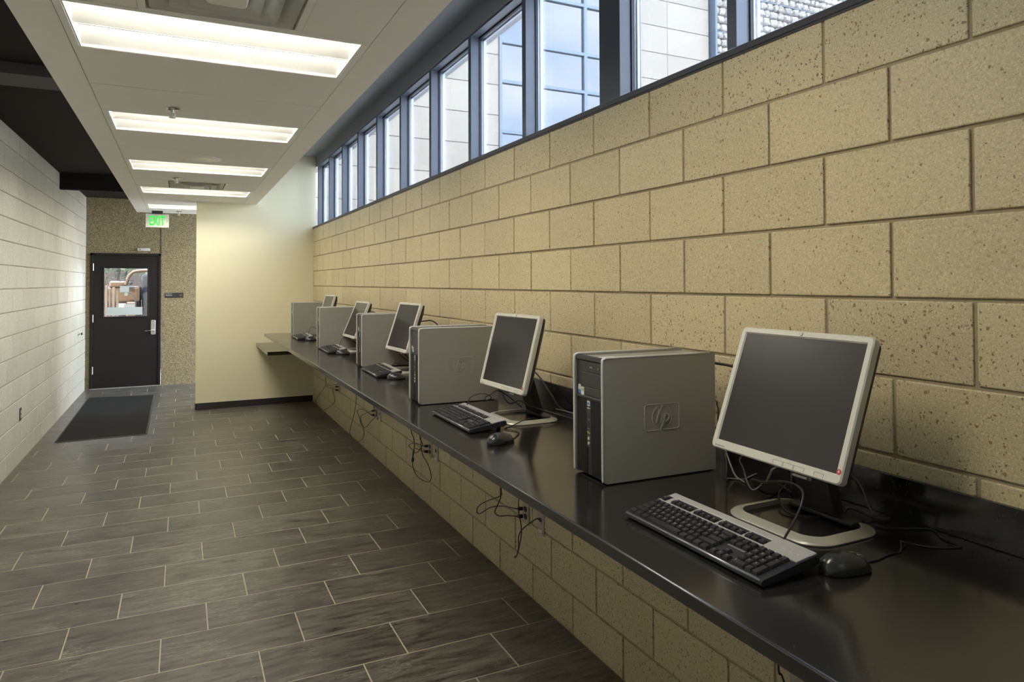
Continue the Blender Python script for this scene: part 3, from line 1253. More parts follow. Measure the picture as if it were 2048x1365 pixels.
def monitor(c, th, tl, base, label, rot_base=0.0, detail=True):
    """c = centre of the screen; th yaw and tl tilt of the face; base = centre of the loop foot"""
    c = Vector(c)
    root = tag(empty('monitor', (base[0], base[1], ZK), rot_base), label, 'monitor', 'flat monitors on the counter')
    n = Vector((-math.cos(th) * math.cos(tl), -math.sin(th) * math.cos(tl), math.sin(tl)))
    wv = Vector((math.sin(th), -math.cos(th), 0))
    u = n.cross(wv)
    if u.z < 0:
        u = -u
    inv = (Matrix.Translation((base[0], base[1], ZK)) @ Matrix.Rotation(rot_base, 4, 'Z')).inverted()
    Mx = inv @ frame_mat(c, wv, u, n)              # local (right, up, out) -> root space
    det = lambda b: [setattr(v, 'co', Mx @ v.co) for v in b.verts]
    W, H = .414, .344
    dz = -.003
    # silver bezel: ring with an opening
    bm = nb()
    o3 = lambda w_, h_, r_, z_, oy=0: [Vector((a, b + oy, z_)) for a, b in rrect(w_, h_, r_, 6)]
    rings = [o3(W - .002, H - .002, .012, -.016, dz), o3(W, H, .013, -.010, dz), o3(W, H, .013, .002, dz), o3(W - .006, H - .006, .011, .0055, dz),
             o3(.384, .309, .002, .0055), o3(.3775, .3025, .001, .0015), o3(.3775, .3025, .001, -.006)]
    loft(bm, rings, 0, False, False)
    det(bm)
    obj('bezel', bm, M['mon_silver'], root, True, .5)
    bm = nb()
    box(bm, -.190, .190, -.1525, .1525, -.006, .0008)
    det(bm)
    obj('screen', bm, M['screen'], root)
    bm = nb()
    loft(bm, [o3(W - .010, H - .010, .014, -.014, dz), o3(W - .012, H - .012, .014, -.030, dz), o3(W - .05, H - .06, .03, -.046, dz), o3(W - .13, H - .12, .03, -.060, dz - .005)])
    for i in range(9):
        box(bm, -.10 + i * .025, -.092 + i * .025, .075, .11, -.056, -.049)
    det(bm)
    shell = obj('back_shell', bm, M['mon_back'], root, True, .5)
    # small raised badge on the top bezel
    bm = nb()
    loft(bm, [o3(.011, .010, .004, .004, .161), o3(.010, .009, .004, .0085, .161)])
    det(bm)
    obj('badge', bm, M['white_plastic'], root, True, .5)
    if detail:
        # engraved outlines of the control buttons on the lower bezel
        for bx, bw in ((.028, .030), (.060, .030), (.092, .030), (.148, .026)):
            bm = nb()
            yy, hh = -.1655, .0105
            for (a, b_, c_, d_) in ((bx - bw / 2, bx + bw / 2, yy + hh / 2 - .0007, yy + hh / 2), (bx - bw / 2, bx - bw / 2 + .0007, yy - hh / 2, yy + hh / 2), (bx + bw / 2 - .0007, bx + bw / 2, yy - hh / 2, yy + hh / 2)):
                box(bm, a, b_, c_, d_, .0050, .0058)
            det(bm)
            obj('control_button', bm, M['mon_line'], root)
        bm = nb()
        cyl(bm, (.197, -.146, .005), .0062, .0012, 'z', 20)
        det(bm)
        rs = obj('round_sticker', bm, M['red'], root, True, .5)
        bm = nb()
        box(bm, .1955, .1985, -.148, -.1425, .0062, .0065)
        det(bm)
        obj('sticker_print', bm, M['sticker_white'], rs)
        bm = nb()
        for k_ in range(9):
            box(bm, -.190 + k_ * .0040, -.1875 + k_ * .0040, -.1685, -.1655 - (.0008 if k_ % 3 else 0), .0052, .0057)
        det(bm)
        obj('model_print', bm, M['mon_line'], root)
    # hinge plate, neck, rear bar and silver loop foot (root space; x towards the wall)
    bm = nb()
    hp_ = Mx @ Vector((0, -.045, -.062))
    hl = hp_
    for yy in (-.045, .045):
        cyl(bm, (hl.x, hl.y + yy - .008, hl.z), .020, .016, 'y', 18)
    cyl(bm, (hl.x, hl.y - .04, hl.z), .012, .08, 'y', 18)
    obj('hinge', bm, M['mon_back'], root, True, .5)
    bm = nb()
    xb = .085
    prof = [(xb + .012, .012), (xb - .018, .012), (hl.x + .0, hl.z - .012), (hl.x + .014, hl.z + .012), (hl.x + .034, hl.z + .005)]
    prof = [(xb + .020, .010), (xb - .014, .010), (hl.x - .006, hl.z - .006), (hl.x + .010, hl.z + .018), (hl.x + .026, hl.z + .004)]
    loft(bm, [[Vector((px, hl.y + yy, pz)) for px, pz in prof] for yy in (-.052, -.048, .048, .052)])
    obj('neck', bm, M['mon_back'], root)
    bm = nb()
    box(bm, xb - .024, xb + .026, -.098, .098, .004, .016, 0, .005, 2)
    obj('rear_bar', bm, M['mon_back'], root, True, .5)
    bm = nb()
    rr = lambda ox, iy_, r_, z_: [Vector((a - .005, b, z_)) for a, b in rrect(ox, iy_, r_, 8)]
    loft(bm, [rr(.246, .300, .068, .0005), rr(.248, .302, .069, .0035), rr(.240, .294, .065, .0075), rr(.196, .250, .048, .0145), rr(.190, .244, .046, .0130), rr(.190, .244, .046, .0005)], 0, closed=True)
    obj('foot_ring', bm, M['base_silver'], root, True, .5)
    # slider pad under the lower bezel
    bm = nb()
    box(bm, .060, .105, -.184, -.176, -.030, -.012, 0, .003, 2)
    det(bm)
    obj('usb_hub', bm, M['outlet'], shell)
    return root


monitor((-.293, 1.246, 1.368), -.02, .361, (-.262, 1.235), 'largest and nearest flat monitor with silver frame, right of the biggest tower')
monitor((-.338, 2.765, 1.347), .044, .259, (-.295, 2.715), 'second nearest flat monitor, left of the biggest computer tower')
monitor((-.289, 4.553, 1.353), .056, .319, (-.255, 4.50), 'middle flat monitor of the row, left of the second nearest tower')
monitor((-.257, 6.105, 1.328), .033, .401, (-.23, 6.06), 'second farthest flat monitor, left of the middle tower')
monitor((-.265, 7.475, 1.360), .040, .30, (-.24, 7.45), 'farthest flat monitor, mostly hidden, rising behind the second farthest tower')


# ------------------------------------------------------------------ keyboards
def key_layout():
    """(row, left position in key units, width, height in rows, legend)"""
    K = []
    rows = ['`1234567890-=', 'QWERTYUIOP[]', 'ASDFGHJKL;\'', 'ZXCVBNM,./']
    # function row
    K.append((5, 0, 1, 1, 'Esc'))
    x = 2
    for g_ in range(3):
        for i in range(4):
            K.append((5, x, 1, 1, 'F%d' % (g_ * 4 + i + 1)))
            x += 1
        x += .5
    for i in range(3):
        K.append((5, 15.35 + i, 1, 1, ''))
    for i, ch in enumerate(rows[0]):
        K.append((4, i, 1, 1, ch))
    K.append((4, 13, 2, 1, ''))
    K.append((3, 0, 1.5, 1, ''))
    for i, ch in enumerate(rows[1]):
        K.append((3, 1.5 + i, 1, 1, ch))
    K.append((3, 13.5, 1.5, 1, '\\'))
    K.append((2, 0, 1.75, 1, ''))
    for i, ch in enumerate(rows[2]):
        K.append((2, 1.75 + i, 1, 1, ch))
    K.append((2, 12.75, 2.25, 1, ''))
    K.append((1, 0, 2.25, 1, ''))
    for i, ch in enumerate(rows[3]):
        K.append((1, 2.25 + i, 1, 1, ch))
    K.append((1, 12.25, 2.75, 1, ''))
    x = 0
    for wd in (1.25, 1.25, 1.25, 6.25, 1.25, 1.25, 1.25, 1.25):
        K.append((0, x, wd, 1, ''))
        x += wd
    for r in (4, 3):
        for i in range(3):
            K.append((r, 15.35 + i, 1, 1, ''))
    K.append((1, 16.35, 1, 1, '^'))
    for i, ch in enumerate('<v>'):
        K.append((0, 15.35 + i, 1, 1, ch))
    for i, ch in enumerate(('', '/', '*', '-')):
        K.append((4, 18.7 + i, 1, 1, ch))
    for r, s_ in ((3, '789'), (2, '456'), (1, '123')):
        for i, ch in enumerate(s_):
            K.append((r, 18.7 + i, 1, 1, ch))
    K.append((2, 21.7, 1, 2, '+'))
    K.append((0, 21.7, 1, 2, ''))
    K.append((0, 18.7, 2, 1, '0'))
    K.append((0, 20.7, 1, 1, '.'))
    return K


KEYS = key_layout()
KU = .0190
KBL = .455
TILT = math.radians(8.6)


def key_bm(bm, wd, hgt, ch, org=(0, 0, 0), legend=True):
    """keycap with its corner at org, x depth (towards the back), y to the left"""
    ox, oy, oz = org
    a0, a1 = .0010, KU * hgt - .0010
    b0, b1 = -(wd * KU) + .0010, -.0010
    rings = []
    for z, dx0, dx1, dy in ((0, 0, 0, 0), (.0055, .0012, .0018, .0016), (.0075, .0022, .0026, .0026)):
        pts = [(a0 + dx0, b0 + dy), (a1 - dx1, b0 + dy), (a1 - dx1, b1 - dy), (a0 + dx0, b1 - dy)]
        rings.append([Vector((ox + p, oy + q, oz + z)) for p, q in pts])
    V = [[bm.verts.new(p) for p in rg] for rg in rings]
    for A_, B_ in zip(V, V[1:]):
        for j in range(4):
            bm.faces.new((A_[j], A_[(j + 1) % 4], B_[(j + 1) % 4], B_[j]))
    bm.faces.new(V[-1])
    bm.faces.new(list(reversed(V[0])))
    bmesh.ops.recalc_face_normals(bm, faces=bm.faces)
    if ch and legend:
        sz = .0062 if len(ch) == 1 else .0040
        add_text(bm, ch, sz, frame_mat((ox + a1 - .0075, oy + b1 - .0068, oz + .0076), (0, -1, 0), (1, 0, 0), (0, 0, 1)), 1, extrude=.0001)


KEY_MESH = {}


def key_mesh(wd, hgt, ch):
    k_ = (wd, hgt, ch)
    if k_ not in KEY_MESH:
        bm = nb()
        key_bm(bm, wd, hgt, ch)
        me = bpy.data.meshes.new('key')
        bm.to_mesh(me)
        bm.free()
        me.materials.append(M['key'])
        me.materials.append(M['legend'])
        KEY_MESH[k_] = me
    return KEY_MESH[k_]


ROWX = {0: .018, 1: .037, 2: .056, 3: .075, 4: .094, 5: .1205}


def keyboard(x, y, rz, label, full=True):
    """local origin: front right corner; x towards the back, y to the left, tilted plane"""
    root = tag(empty('keyboard', (x, y, ZK), rz), label, 'keyboard', 'black keyboards with silver strip on the counter')
    T = Matrix.Translation((0, 0, .0105)) @ Matrix.Rotation(-TILT, 4, 'Y')
    det = lambda b: [setattr(v, 'co', T @ v.co) for v in b.verts]
    bm = nb()
    loft(bm, [[Vector((px, yy, pz)) for px, pz in ((.004, -.008), (.0, -.003), (.002, .003), (.008, .005), (.160, .005), (.165, .001), (.165, -.012), (.150, -.016))] for yy in (0, .002, KBL - .002, KBL)])
    det(bm)
    obj('body', bm, M['kb_black'], root, False)
    bm = nb()
    tube(bm, [(.0035, .006, .0035), (.0035, KBL / 2, .0035), (.0035, KBL - .006, .0035)], .0030, 8, 1)
    det(bm)
    obj('front_rail', bm, plain('rail', (.30, .30, .31), .25, .7) if 'rail' not in bpy.data.materials else bpy.data.materials['rail'], root, True)
    # silver plate with openings for the function keys
    bm = nb()
    zt0, zt1 = .004, .0075
    box(bm, .1415, .1635, .004, KBL - .004, zt0, zt1, 0, .0015)
    box(bm, .1043, .1093, .095, KBL - .004, zt0, zt1 + .001, 0)
    ytop = lambda u_: KBL - .0065 - u_ * KU
    for a, b in ((-.15, 0), (1, 2), (6, 6.5), (10.5, 11), (15, 15.35)):
        yb_, ya_ = ytop(a), ytop(b)
        box(bm, .1093, .1420, ya_ + .0005, yb_ - .0005, zt0, zt1 - .0003, 0)
    box(bm, .1043, .1420, .004, ytop(18.35) - .0005, zt0, zt1 - .0001, 0)
    det(bm)
    obj('silver_plate', bm, M['kb_silver'], root)
    for i in range(3):
        bm = nb()
        cyl(bm, (.129, .060 - i * .019, zt1 - .0005), .0016, .0008, 'z', 10)
        det(bm)
        obj('indicator_light', bm, M['sticker_white'], root)
    bm = nb()
    box(bm, .0600, .0660, ytop(18.2), ytop(15.5), .0052, .0056, 0)
    det(bm)
    obj('name_plate', bm, M['cable_grey'], root)
    if full:
        ks = sorted(KEYS, key=lambda q: (q[1] > 18 and q[0] > 2))
        rest = nb()
        for i, (r, u_, wd, hg, ch) in enumerate(KEYS):
            org = (ROWX[r] - .0095, ytop(u_), .0045)
            if i < 100:
                ko = bpy.data.objects.new('key', key_mesh(wd, hg, ch))
                COL.objects.link(ko)
                ko.parent = root
                ko.matrix_local = T @ Matrix.Translation(org)
            else:
                key_bm(rest, wd, hg, ch, org)
        if len(rest.verts):
            det(rest)
            tag(obj('keys', rest, [M['key'], M['legend']], root), kind='stuff')
        else:
            rest.free()
    else:
        bm = nb()
        for (r, u_, wd, hg, ch) in KEYS:
            key_bm(bm, wd, hg, ch, (ROWX[r] - .0095, ytop(u_), .0045), False)
        det(bm)
        tag(obj('keys', bm, [M['key'], M['legend']], root), kind='stuff')
    # folding legs at the back
    for yy in (.045, KBL - .045):
        bm = nb()
        box(bm, .142, .150, yy - .014, yy + .014, -.0322, -.012, 0, .001)
        det(bm)
        obj('leg', bm, M['kb_black'], root)
    return root


kb = {}
kb[1] = keyboard(-.640, 1.000, .0, 'nearest and largest black keyboard with silver strip, in front of the nearest monitor')
kb[2] = keyboard(-.634, 2.517, -.004, 'second nearest black keyboard, in front of the second nearest monitor')
kb[3] = keyboard(-.556, 4.240, -.03, 'black keyboard in front of the middle monitor', False)
kb[4] = keyboard(-.549, 5.860, -.03, 'black keyboard in front of the second farthest monitor', False)
kb[5] = keyboard(-.566, 7.400, -.02, 'farthest black keyboard at the end of the counter', False)


def attach_cord(root, pts, r=.0021, name='cord', mt=None):
    """pts in world coordinates; the cord belongs to root"""
    bpy.context.view_layer.update()
    inv = root.matrix_world.inverted()
    bm = nb()
    tube(bm, [inv @ Vector(p) for p in pts], r, 8, 6)
    return obj(name, bm, mt or M['cable'], root, True)


# ------------------------------------------------------------------ mice
def mouse(x, y, rz, label, cord):
    root = tag(empty('mouse', (x, y, ZK), rz), label, 'mouse', 'black computer mice on the counter')
    L_, W_, H_ = .116, .062, .039
    bm = nb()
    rings = []
    N = 28
    prof = [(0.0, .10), (.10, .50), (.25, .82), (.42, .98), (.55, 1.0), (.72, .93), (.88, .74), (.97, .40), (1.0, .10)]
    for k_ in range(9):
        t = k_ / 8
        a = t * PI / 2
        ring = []
        for i in range(N):
            ph = 2 * PI * i / N
            cx_, sx_ = math.cos(ph), math.sin(ph)
            e = .82
            px = math.copysign(abs(cx_) ** e, cx_) * L_ / 2
            py = math.copysign(abs(sx_) ** e, sx_) * W_ / 2 * (1 - .10 * max(0, cx_))
            s = math.cos(a) ** .62
            hx = 1.0 - .22 * cx_ * (1 if cx_ > 0 else .9)            # higher at the palm than at the nose
            ring.append(Vector((px * (s * .98 + .02) - .006 * t, py * (s * .98 + .02), .004 + H_ * math.sin(a) * (.72 + .22 * (1 - s)) * (1 + .04) * (1 - .28 * (px * s / L_ + .0)) )))
        rings.append(ring)
    rings = [[Vector((p.x * .97, p.y * .97, .001)) for p in rings[0]]] + rings
    loft(bm, rings)
    obj('body', bm, M['mouse'], root, True)
    bm = nb()
    vs = cyl(bm, (0.034, -.003, .0245), .008, .006, 'y', 18)
    obj('scroll_wheel', bm, M['outlet'], root, True, .6)
    bm = nb()
    tube(bm, [(.012, 0, .0390), (.024, 0, .0362), (.040, 0, .0300), (.052, 0, .020)], .0012, 6, 4)
    obj('button_seam', bm, M['cable_grey'], root, True)
    attach_cord(root, cord, .0018)
    return root


ZD = ZK + .0025
mouse(-.420, .985, -.22, 'nearest and largest black mouse, right of the nearest keyboard',
      [(-.364, .980, ZK + .010), (-.341, .992, ZD), (-.309, .991, ZD), (-.261, .999, ZD), (-.228, .997, ZD), (-.205, 1.010, 1.068), (-.194, 1.018, 1.066), (-.162, 1.022, ZD), (-.15, .996, ZD), (-.128, .974, ZD), (-.075, .955, ZD), (-.066, 1.002, ZD), (-.032, 1.045, ZD), (-.045, 1.065, ZD), (-.089, 1.087, ZD), (-.121, 1.104, ZD), (-.126, 1.132, ZD)])
mouse(-.585, 2.325, .2, 'second nearest black mouse, beside the second nearest keyboard',
      [(-.531, 2.343, ZK + .009), (-.513, 2.366, ZD), (-.496, 2.383, ZD), (-.449, 2.445, ZD), (-.452, 2.492, ZD), (-.473, 2.535, ZD), (-.418, 2.575, ZD), (-.36, 2.58, 1.072), (-.30, 2.60, 1.072), (-.26, 2.575, ZD), (-.18, 2.55, ZD)])
mouse(-.455, 4.150, -.25, 'black mouse beside the middle keyboard of the row',
      [(-.400, 4.136, ZK + .009), (-.37, 4.13, ZD), (-.33, 4.20, ZD), (-.26, 4.24, ZD), (-.18, 4.22, ZD)])
mouse(-.440, 5.775, -.15, 'black mouse beside the second farthest keyboard',
      [(-.384, 5.767, ZK + .009), (-.35, 5.78, ZD), (-.30, 5.85, ZD), (-.20, 5.88, ZD)])
mouse(-.445, 7.320, -.1, 'farthest black mouse, in front of the last keyboard',
      [(-.389, 7.314, ZK + .009), (-.375, 7.30, ZD), (-.34, 7.27, ZD), (-.24, 7.26, ZD)])
attach_cord(kb[1], [(-.484, 1.090, 1.083), (-.478, 1.087, 1.101), (-.465, 1.079, 1.127), (-.445, 1.076, 1.159), (-.425, 1.085, 1.182), (-.40, 1.115, 1.187), (-.37, 1.171, 1.181), (-.34, 1.244, 1.161), (-.32, 1.299, 1.141), (-.30, 1.358, 1.131), (-.27, 1.385, 1.11), (-.22, 1.40, 1.075), (-.16, 1.42, 1.057), (-.10, 1.44, 1.057)], .0027)
attach_cord(kb[2], [(-.486, 2.912, 1.083), (-.48, 2.912, 1.099), (-.465, 2.915, 1.125), (-.44, 2.896, 1.141), (-.41, 2.864, 1.145), (-.38, 2.87, 1.126), (-.36, 2.966, 1.097), (-.35, 3.008, 1.103), (-.34, 2.96, 1.125), (-.33, 2.907, 1.148), (-.28, 2.90, 1.12), (-.20, 2.92, 1.058)], .0024)
attach_cord(kb[3], [(-.405, 4.50, ZK + .033), (-.37, 4.52, ZK + .045), (-.33, 4.58, ZK + .05), (-.27, 4.66, ZK + .02), (-.18, 4.72, ZD + .003)], .0022)
attach_cord(kb[4], [(-.395, 6.15, ZK + .033), (-.37, 6.20, ZK + .07), (-.33, 6.26, ZK + .10), (-.28, 6.24, ZK + .09), (-.22, 6.24, ZK + .10), (-.18, 6.25, ZK + .05), (-.15, 6.28, ZD + .003)], .0022)
attach_cord(kb[5], [(-.41, 7.66, ZK + .033), (-.40, 7.70, ZK + .08), (-.36, 7.76, ZK + .11), (-.31, 7.76, ZK + .09), (-.26, 7.78, ZK + .04), (-.2, 7.80, ZD + .003)], .0022)


# ------------------------------------------------------------------ loose cables on and behind the counter
def cable(pts, label, r=.0027, mt=None, ends=None, group=None, ng=None):
    pts = [Vector(p) for p in pts]
    o = pts[0].copy()
    bm = nb()
    tube(bm, [p - o for p in pts], r, 8, 6)
    root = obj('cable', bm, mt or M['cable'], None, True)
    root.location = o
    tag(root, label, 'cable', group)
    for e in (ends or []):
        p, d = Vector(e[0]), Vector(e[1]).normalized()
        bm = nb()
        q = p - o
        tube(bm, [q, q + d * .010, q + d * .03], lambda t: .0045 + .0055 * min(1, t * 3), 10, 3)
        obj('plug', bm, M['cable'], root, True)
    return root


cable([(-.118, 1.79, ZK + .33), (-.09, 1.73, ZK + .335), (-.062, 1.62, ZK + .32), (-.05, 1.52, ZK + .26), (-.045, 1.47, ZK + .16), (-.055, 1.45, ZK + .06), (-.09, 1.42, ZD)],
      'thick black cable arching from the back of the biggest tower', .0045)
cable([(-.108, 1.716, 1.271), (-.090, 1.718, 1.264), (-.080, 1.729, 1.252), (-.080, 1.722, 1.236), (-.09, 1.714, 1.209), (-.10, 1.70, 1.17), (-.11, 1.66, 1.12), (-.13, 1.60, 1.062), (-.15, 1.54, 1.057)],
      'thin dark cable looping behind the lower back of the biggest tower', .0026, M['cable_grey'])
cable([(-.27, 1.450, 1.212), (-.30, 1.455, 1.181), (-.30, 1.453, 1.154), (-.29, 1.464, 1.123), (-.22, 1.54, 1.075), (-.165, 1.587, 1.058), (-.13, 1.564, 1.057), (-.09, 1.576, 1.057), (-.05, 1.59, 1.057)],
      'grey cable hanging from the left end of the nearest monitor', .0019, M['cable_grey'])
cable([(-.27, 1.37, 1.215), (-.33, 1.37, 1.189), (-.325, 1.364, 1.161), (-.32, 1.356, 1.127), (-.315, 1.343, 1.110), (-.30, 1.336, 1.117), (-.28, 1.334, 1.130), (-.24, 1.33, 1.12), (-.19, 1.33, 1.09)],
      'grey cable drooping below the middle of the nearest monitor', .0019, M['cable_grey'])
cable([(-.28, 1.25, 1.205), (-.325, 1.262, 1.186), (-.31, 1.287, 1.165), (-.300, 1.306, 1.143), (-.292, 1.312, 1.136)],
      'short silver cable end hanging under the nearest monitor', .0032, M['outlet'])
cable([(-.128, 1.40, 1.085), (-.176, 1.384, 1.072), (-.224, 1.337, 1.070), (-.250, 1.290, 1.060), (-.236, 1.246, 1.058), (-.176, 1.220, 1.058), (-.140, 1.213, 1.058), (-.125, 1.20, 1.076), (-.09, 1.16, 1.058), (-.06, 1.14, 1.058)],
      'dark cable lying inside the foot of the nearest monitor', .0028)
cable([(-.12, 1.21, 1.20), (-.10, 1.218, 1.155), (-.09, 1.206, 1.138), (-.08, 1.196, 1.111), (-.075, 1.193, 1.093), (-.07, 1.18, 1.058)],
      'thin cable hanging behind the right side of the nearest monitor', .0022, M['cable_grey'])
cable([(-.060, 2.62, ZD + .002), (-.052, 2.55, ZD + .02), (-.055, 2.47, ZD + .055), (-.070, 2.43, ZD + .06), (-.078, 2.46, ZD + .035), (-.06, 2.52, ZD + .02), (-.05, 2.64, ZD + .004), (-.08, 2.80, ZD + .004)],
      'curled cable end against the backsplash beside the second monitor', .003, M['cable_grey'])
cable([(-.30, 2.93, ZK + .13), (-.305, 2.90, ZK + .07), (-.29, 2.86, ZK + .04), (-.27, 2.80, ZK + .06), (-.26, 2.70, ZK + .05), (-.20, 2.62, ZK + .03), (-.12, 2.55, ZD + .003)],
      'black cable under the second nearest monitor, over its foot', .003)
cable([(-.06, 3.30, ZK + .20), (-.05, 3.05, ZK + .14), (-.05, 2.90, ZK + .06), (-.06, 2.75, ZD + .003), (-.05, 2.30, ZD + .003), (-.05, 2.1, ZD + .02)],
      'black cable lying along the backsplash behind the second monitor', .004)
cable([(-.05, 1.93, ZK + .255), (-.05, 2.05, ZK + .262), (-.05, 2.20, ZK + .262), (-.05, 2.30, ZK + .23), (-.05, 2.36, ZK + .10), (-.06, 2.38, ZD + .003)],
      'black cable against the blocks just left of the biggest tower', .004)
for i, (y, nm) in enumerate(((4.553, 'middle'), (6.131, 'second farthest'), (7.475, 'farthest'))):
    cable([(-.17, y - .02, ZK + .33), (-.10, y - .05, ZK + .335), (-.062, y - .10, ZK + .29), (-.055, y - .12, ZK + .20), (-.06, y - .10, ZK + .08), (-.09, y - .06, ZD + .002)],
          'black cable arching from the back of the %s monitor' % nm, .004)
    cable([(-.27, y + .13, ZK + .14), (-.24, y + .10, ZK + .09), (-.20, y + .04, ZK + .04), (-.25, y + .02, ZK + .06), (-.29, y + .08, ZK + .10), (-.22, y + .14, ZK + .05), (-.14, y + .16, ZD + .003)],
          'tangled black cable under the %s monitor' % nm, .003)

# ------------------------------------------------------------------ outlets and cords under the counter
def outlet_plate(y, w_, h_, z, label, plug_z=()):
    root = tag(empty('wall_outlet', (0, y, z)), label, 'outlet', 'steel outlet plates under the counter')
    bm = nb()
    box(bm, -.007, -.001, -w_ / 2, w_ / 2, -h_ / 2, h_ / 2, 0, .002, 2)
    obj('plate', bm, M['outlet'], root)
    for dz_ in (.0195, -.0195):
        bm = nb()
        loft(bm, [[Vector((-x_, a, b + dz_)) for a, b in rrect(.033, .028, .011, 5)] for x_ in (.0068, .0085)])
        obj('socket', bm, M['bezel_black'], root)
    return root


def data_plate(y, label, z=.425):
    root = tag(empty('data_plate', (0, y, z)), label, 'outlet', 'steel data plates under the counter')
    bm = nb()
    box(bm, -.006, -.001, -.035, .035, -.0575, .0575, 0, .0015, 2)
    obj('plate', bm, M['outlet'], root)
    bm = nb()
    box(bm, -.0085, -.0055, -.020, .020, -.050, -.032, 0, .001)
    obj('label_window', bm, M['sticker_white'], root)
    bm = nb()
    box(bm, -.009, -.0055, -.011, .011, .005, .026, 0, .001)
    obj('jack', bm, M['bezel_black'], root)
    return root


OUT = [(1.475, 'first outlet plate under the counter, at the bottom edge of the view'), (3.265, 'nearest fully visible outlet plate under the counter'), (4.815, 'second fully visible outlet plate under the counter'), (6.36, 'third outlet plate under the counter, seen beyond the tangled cords'), (8.03, 'farthest outlet plate under the counter')]
for y, lb in OUT:
    outlet_plate(y, .072, .115, .425, lb)
data_plate(3.095, 'data plate with white label window beside the nearest outlet')
data_plate(4.685, 'data plate beside the second outlet under the counter')
data_plate(6.235, 'data plate beside the third outlet under the counter')


def xs(pts, xa=-.05, xb=-.05, top=True):
    n = len(pts)
    out = []
    for i, (y, z) in enumerate(pts):
        out.append((xa + (xb - xa) * i / max(1, n - 1) + .006 * math.sin(i * 1.7), y, z))
    return out


def hang(pts, label, plug_end=True, x0=-.10, r=.0031, up=True):
    """cord coming down from behind the counter edge; its other end is a plug at the wall"""
    P = xs(pts, -.045, -.045)
    if up:
        yt = min(P[0][1], 8.43)
        P = [(-.05, yt + .02, 1.0), (-.05, yt + .01, .80), (-.05, yt, .62)] + P
    if plug_end:
        y, z = pts[-1]
        P[-1] = (-.045, y, z)
    return cable(P, label, r, None, [(P[-1], (.9, -.25, 0))] if plug_end else None, 'black cords hanging below the counter')


hang([(3.487, .489), (3.514, .45), (3.696, .368), (3.805, .306), (3.842, .261), (3.811, .261), (3.744, .291), (3.626, .354), (3.525, .39), (3.409, .419), (3.285, .446)], 'black cord with a wide loop plugged into the nearest outlet, upper socket')
hang([(3.492, .465), (3.525, .419), (3.559, .364), (3.559, .342), (3.515, .338), (3.409, .372), (3.285, .406)], 'black cord with a small bend plugged into the nearest outlet, lower socket')
cable([(-.012, 3.095, .44), (-.03, 3.09, .452), (-.045, 3.157, .405), (-.05, 3.231, .348), (-.05, 3.26, .305), (-.05, 3.261, .258), (-.05, 3.28, .205), (-.05, 3.31, .183), (-.052, 3.290, .190), (-.055, 3.261, .224), (-.055, 3.232, .289), (-.055, 3.217, .34), (-.05, 3.231, .382), (-.05, 3.25, .422), (-.05, 3.259, .466), (-.05, 3.254, .60), (-.05, 3.25, 1.0)],
      'black cord in a long narrow loop hanging in front of the nearest outlet', .0029, None, None, 'black cords hanging below the counter')
cable([(-.05, 5.14, 1.0), (-.05, 5.13, .60), (-.05, 5.126, .494), (-.05, 5.066, .458), (-.05, 5.054, .403), (-.05, 5.066, .349), (-.05, 5.09, .300)],
      'short black cord end dangling left of the second outlet', .0035, None, [((-.05, 5.088, .305), (0, .25, -1))], 'black cords hanging below the counter')
hang([(4.937, .495), (4.892, .451), (4.915, .411), (5.007, .359), (5.102, .356), (5.225, .366), (5.054, .424), (4.836, .446)], 'black cord with a pinched loop at the second outlet, upper socket')
hang([(4.904, .435), (4.881, .369), (4.783, .35), (4.687, .311), (4.688, .243), (4.783, .198), (4.961, .187), (5.078, .223), (5.126, .277), (5.102, .356), (5.007, .392), (4.836, .406)], 'black cord with a big round loop at the second outlet, lower socket')
hang([(7.004, .495), (7.067, .363), (7.153, .23), (7.264, .09), (7.241, .025), (6.98, .034), (6.736, .108), (6.658, .171), (6.737, .23), (6.817, .281), (6.737, .342), (6.471, .42), (6.378, .446)], 'black cord looping down almost to the floor at the third outlet')
hang([(6.292, .49), (6.223, .458), (6.223, .423), (6.398, .339), (6.62, .247), (6.796, .237), (6.837, .296), (6.94, .355), (6.737, .40), (6.378, .406)], 'black cord with a leaf shaped loop at the third outlet')
hang([(8.627, .494), (8.676, .382), (8.964, .246), (9.306, .084), (9.062, .036), (8.672, .082), (8.199, .216), (8.061, .288), (8.2, .356), (8.229, .40), (8.045, .446)], 'black cord with a wide low loop beside the cream wall')
hang([(7.928, .493), (8.315, .43), (8.613, .373), (8.257, .40), (8.045, .406)], 'short black cord loop at the farthest outlet')
hang([(1.516, .49), (1.512, .478), (1.495, .466), (1.485, .45), (1.48, .44)], 'black cord at the first outlet, at the bottom edge of the view')

# outlet and door stop on the left wall
root = tag(empty('wall_outlet', (-3.0, 7.705, .445)), 'dark outlet with two pale sockets low on the left block wall', 'outlet')
bm = nb()
box(bm, -.001, .007, -.036, .036, -.058, .058, 0, .002, 2)
obj('plate', bm, M['sill'], root)
for dz_ in (.02, -.02):
    bm = nb()
    loft(bm, [[Vector((x_, a, b + dz_)) for a, b in rrect(.032, .028, .011, 5)] for x_ in (.0065, .009)])
    obj('socket', bm, M['white_plastic'], root)
root = tag(empty('door_stop', (-3.0, 11.62, .925)), 'small round metal door stop on the left wall beside the door', 'door stop')
bm = nb()
cyl(bm, (-.001, 0, 0), .027, .012, 'x', 20, 0, .024)
cyl(bm, (.011, 0, 0), .011, .030, 'x', 16)
obj('base', bm, M['steel'], root, True, .6)
bm = nb()
cyl(bm, (.040, 0, 0), .019, .014, 'x', 18, 0, .016)
obj('rubber_tip', bm, M['rubber'], root, True, .6)

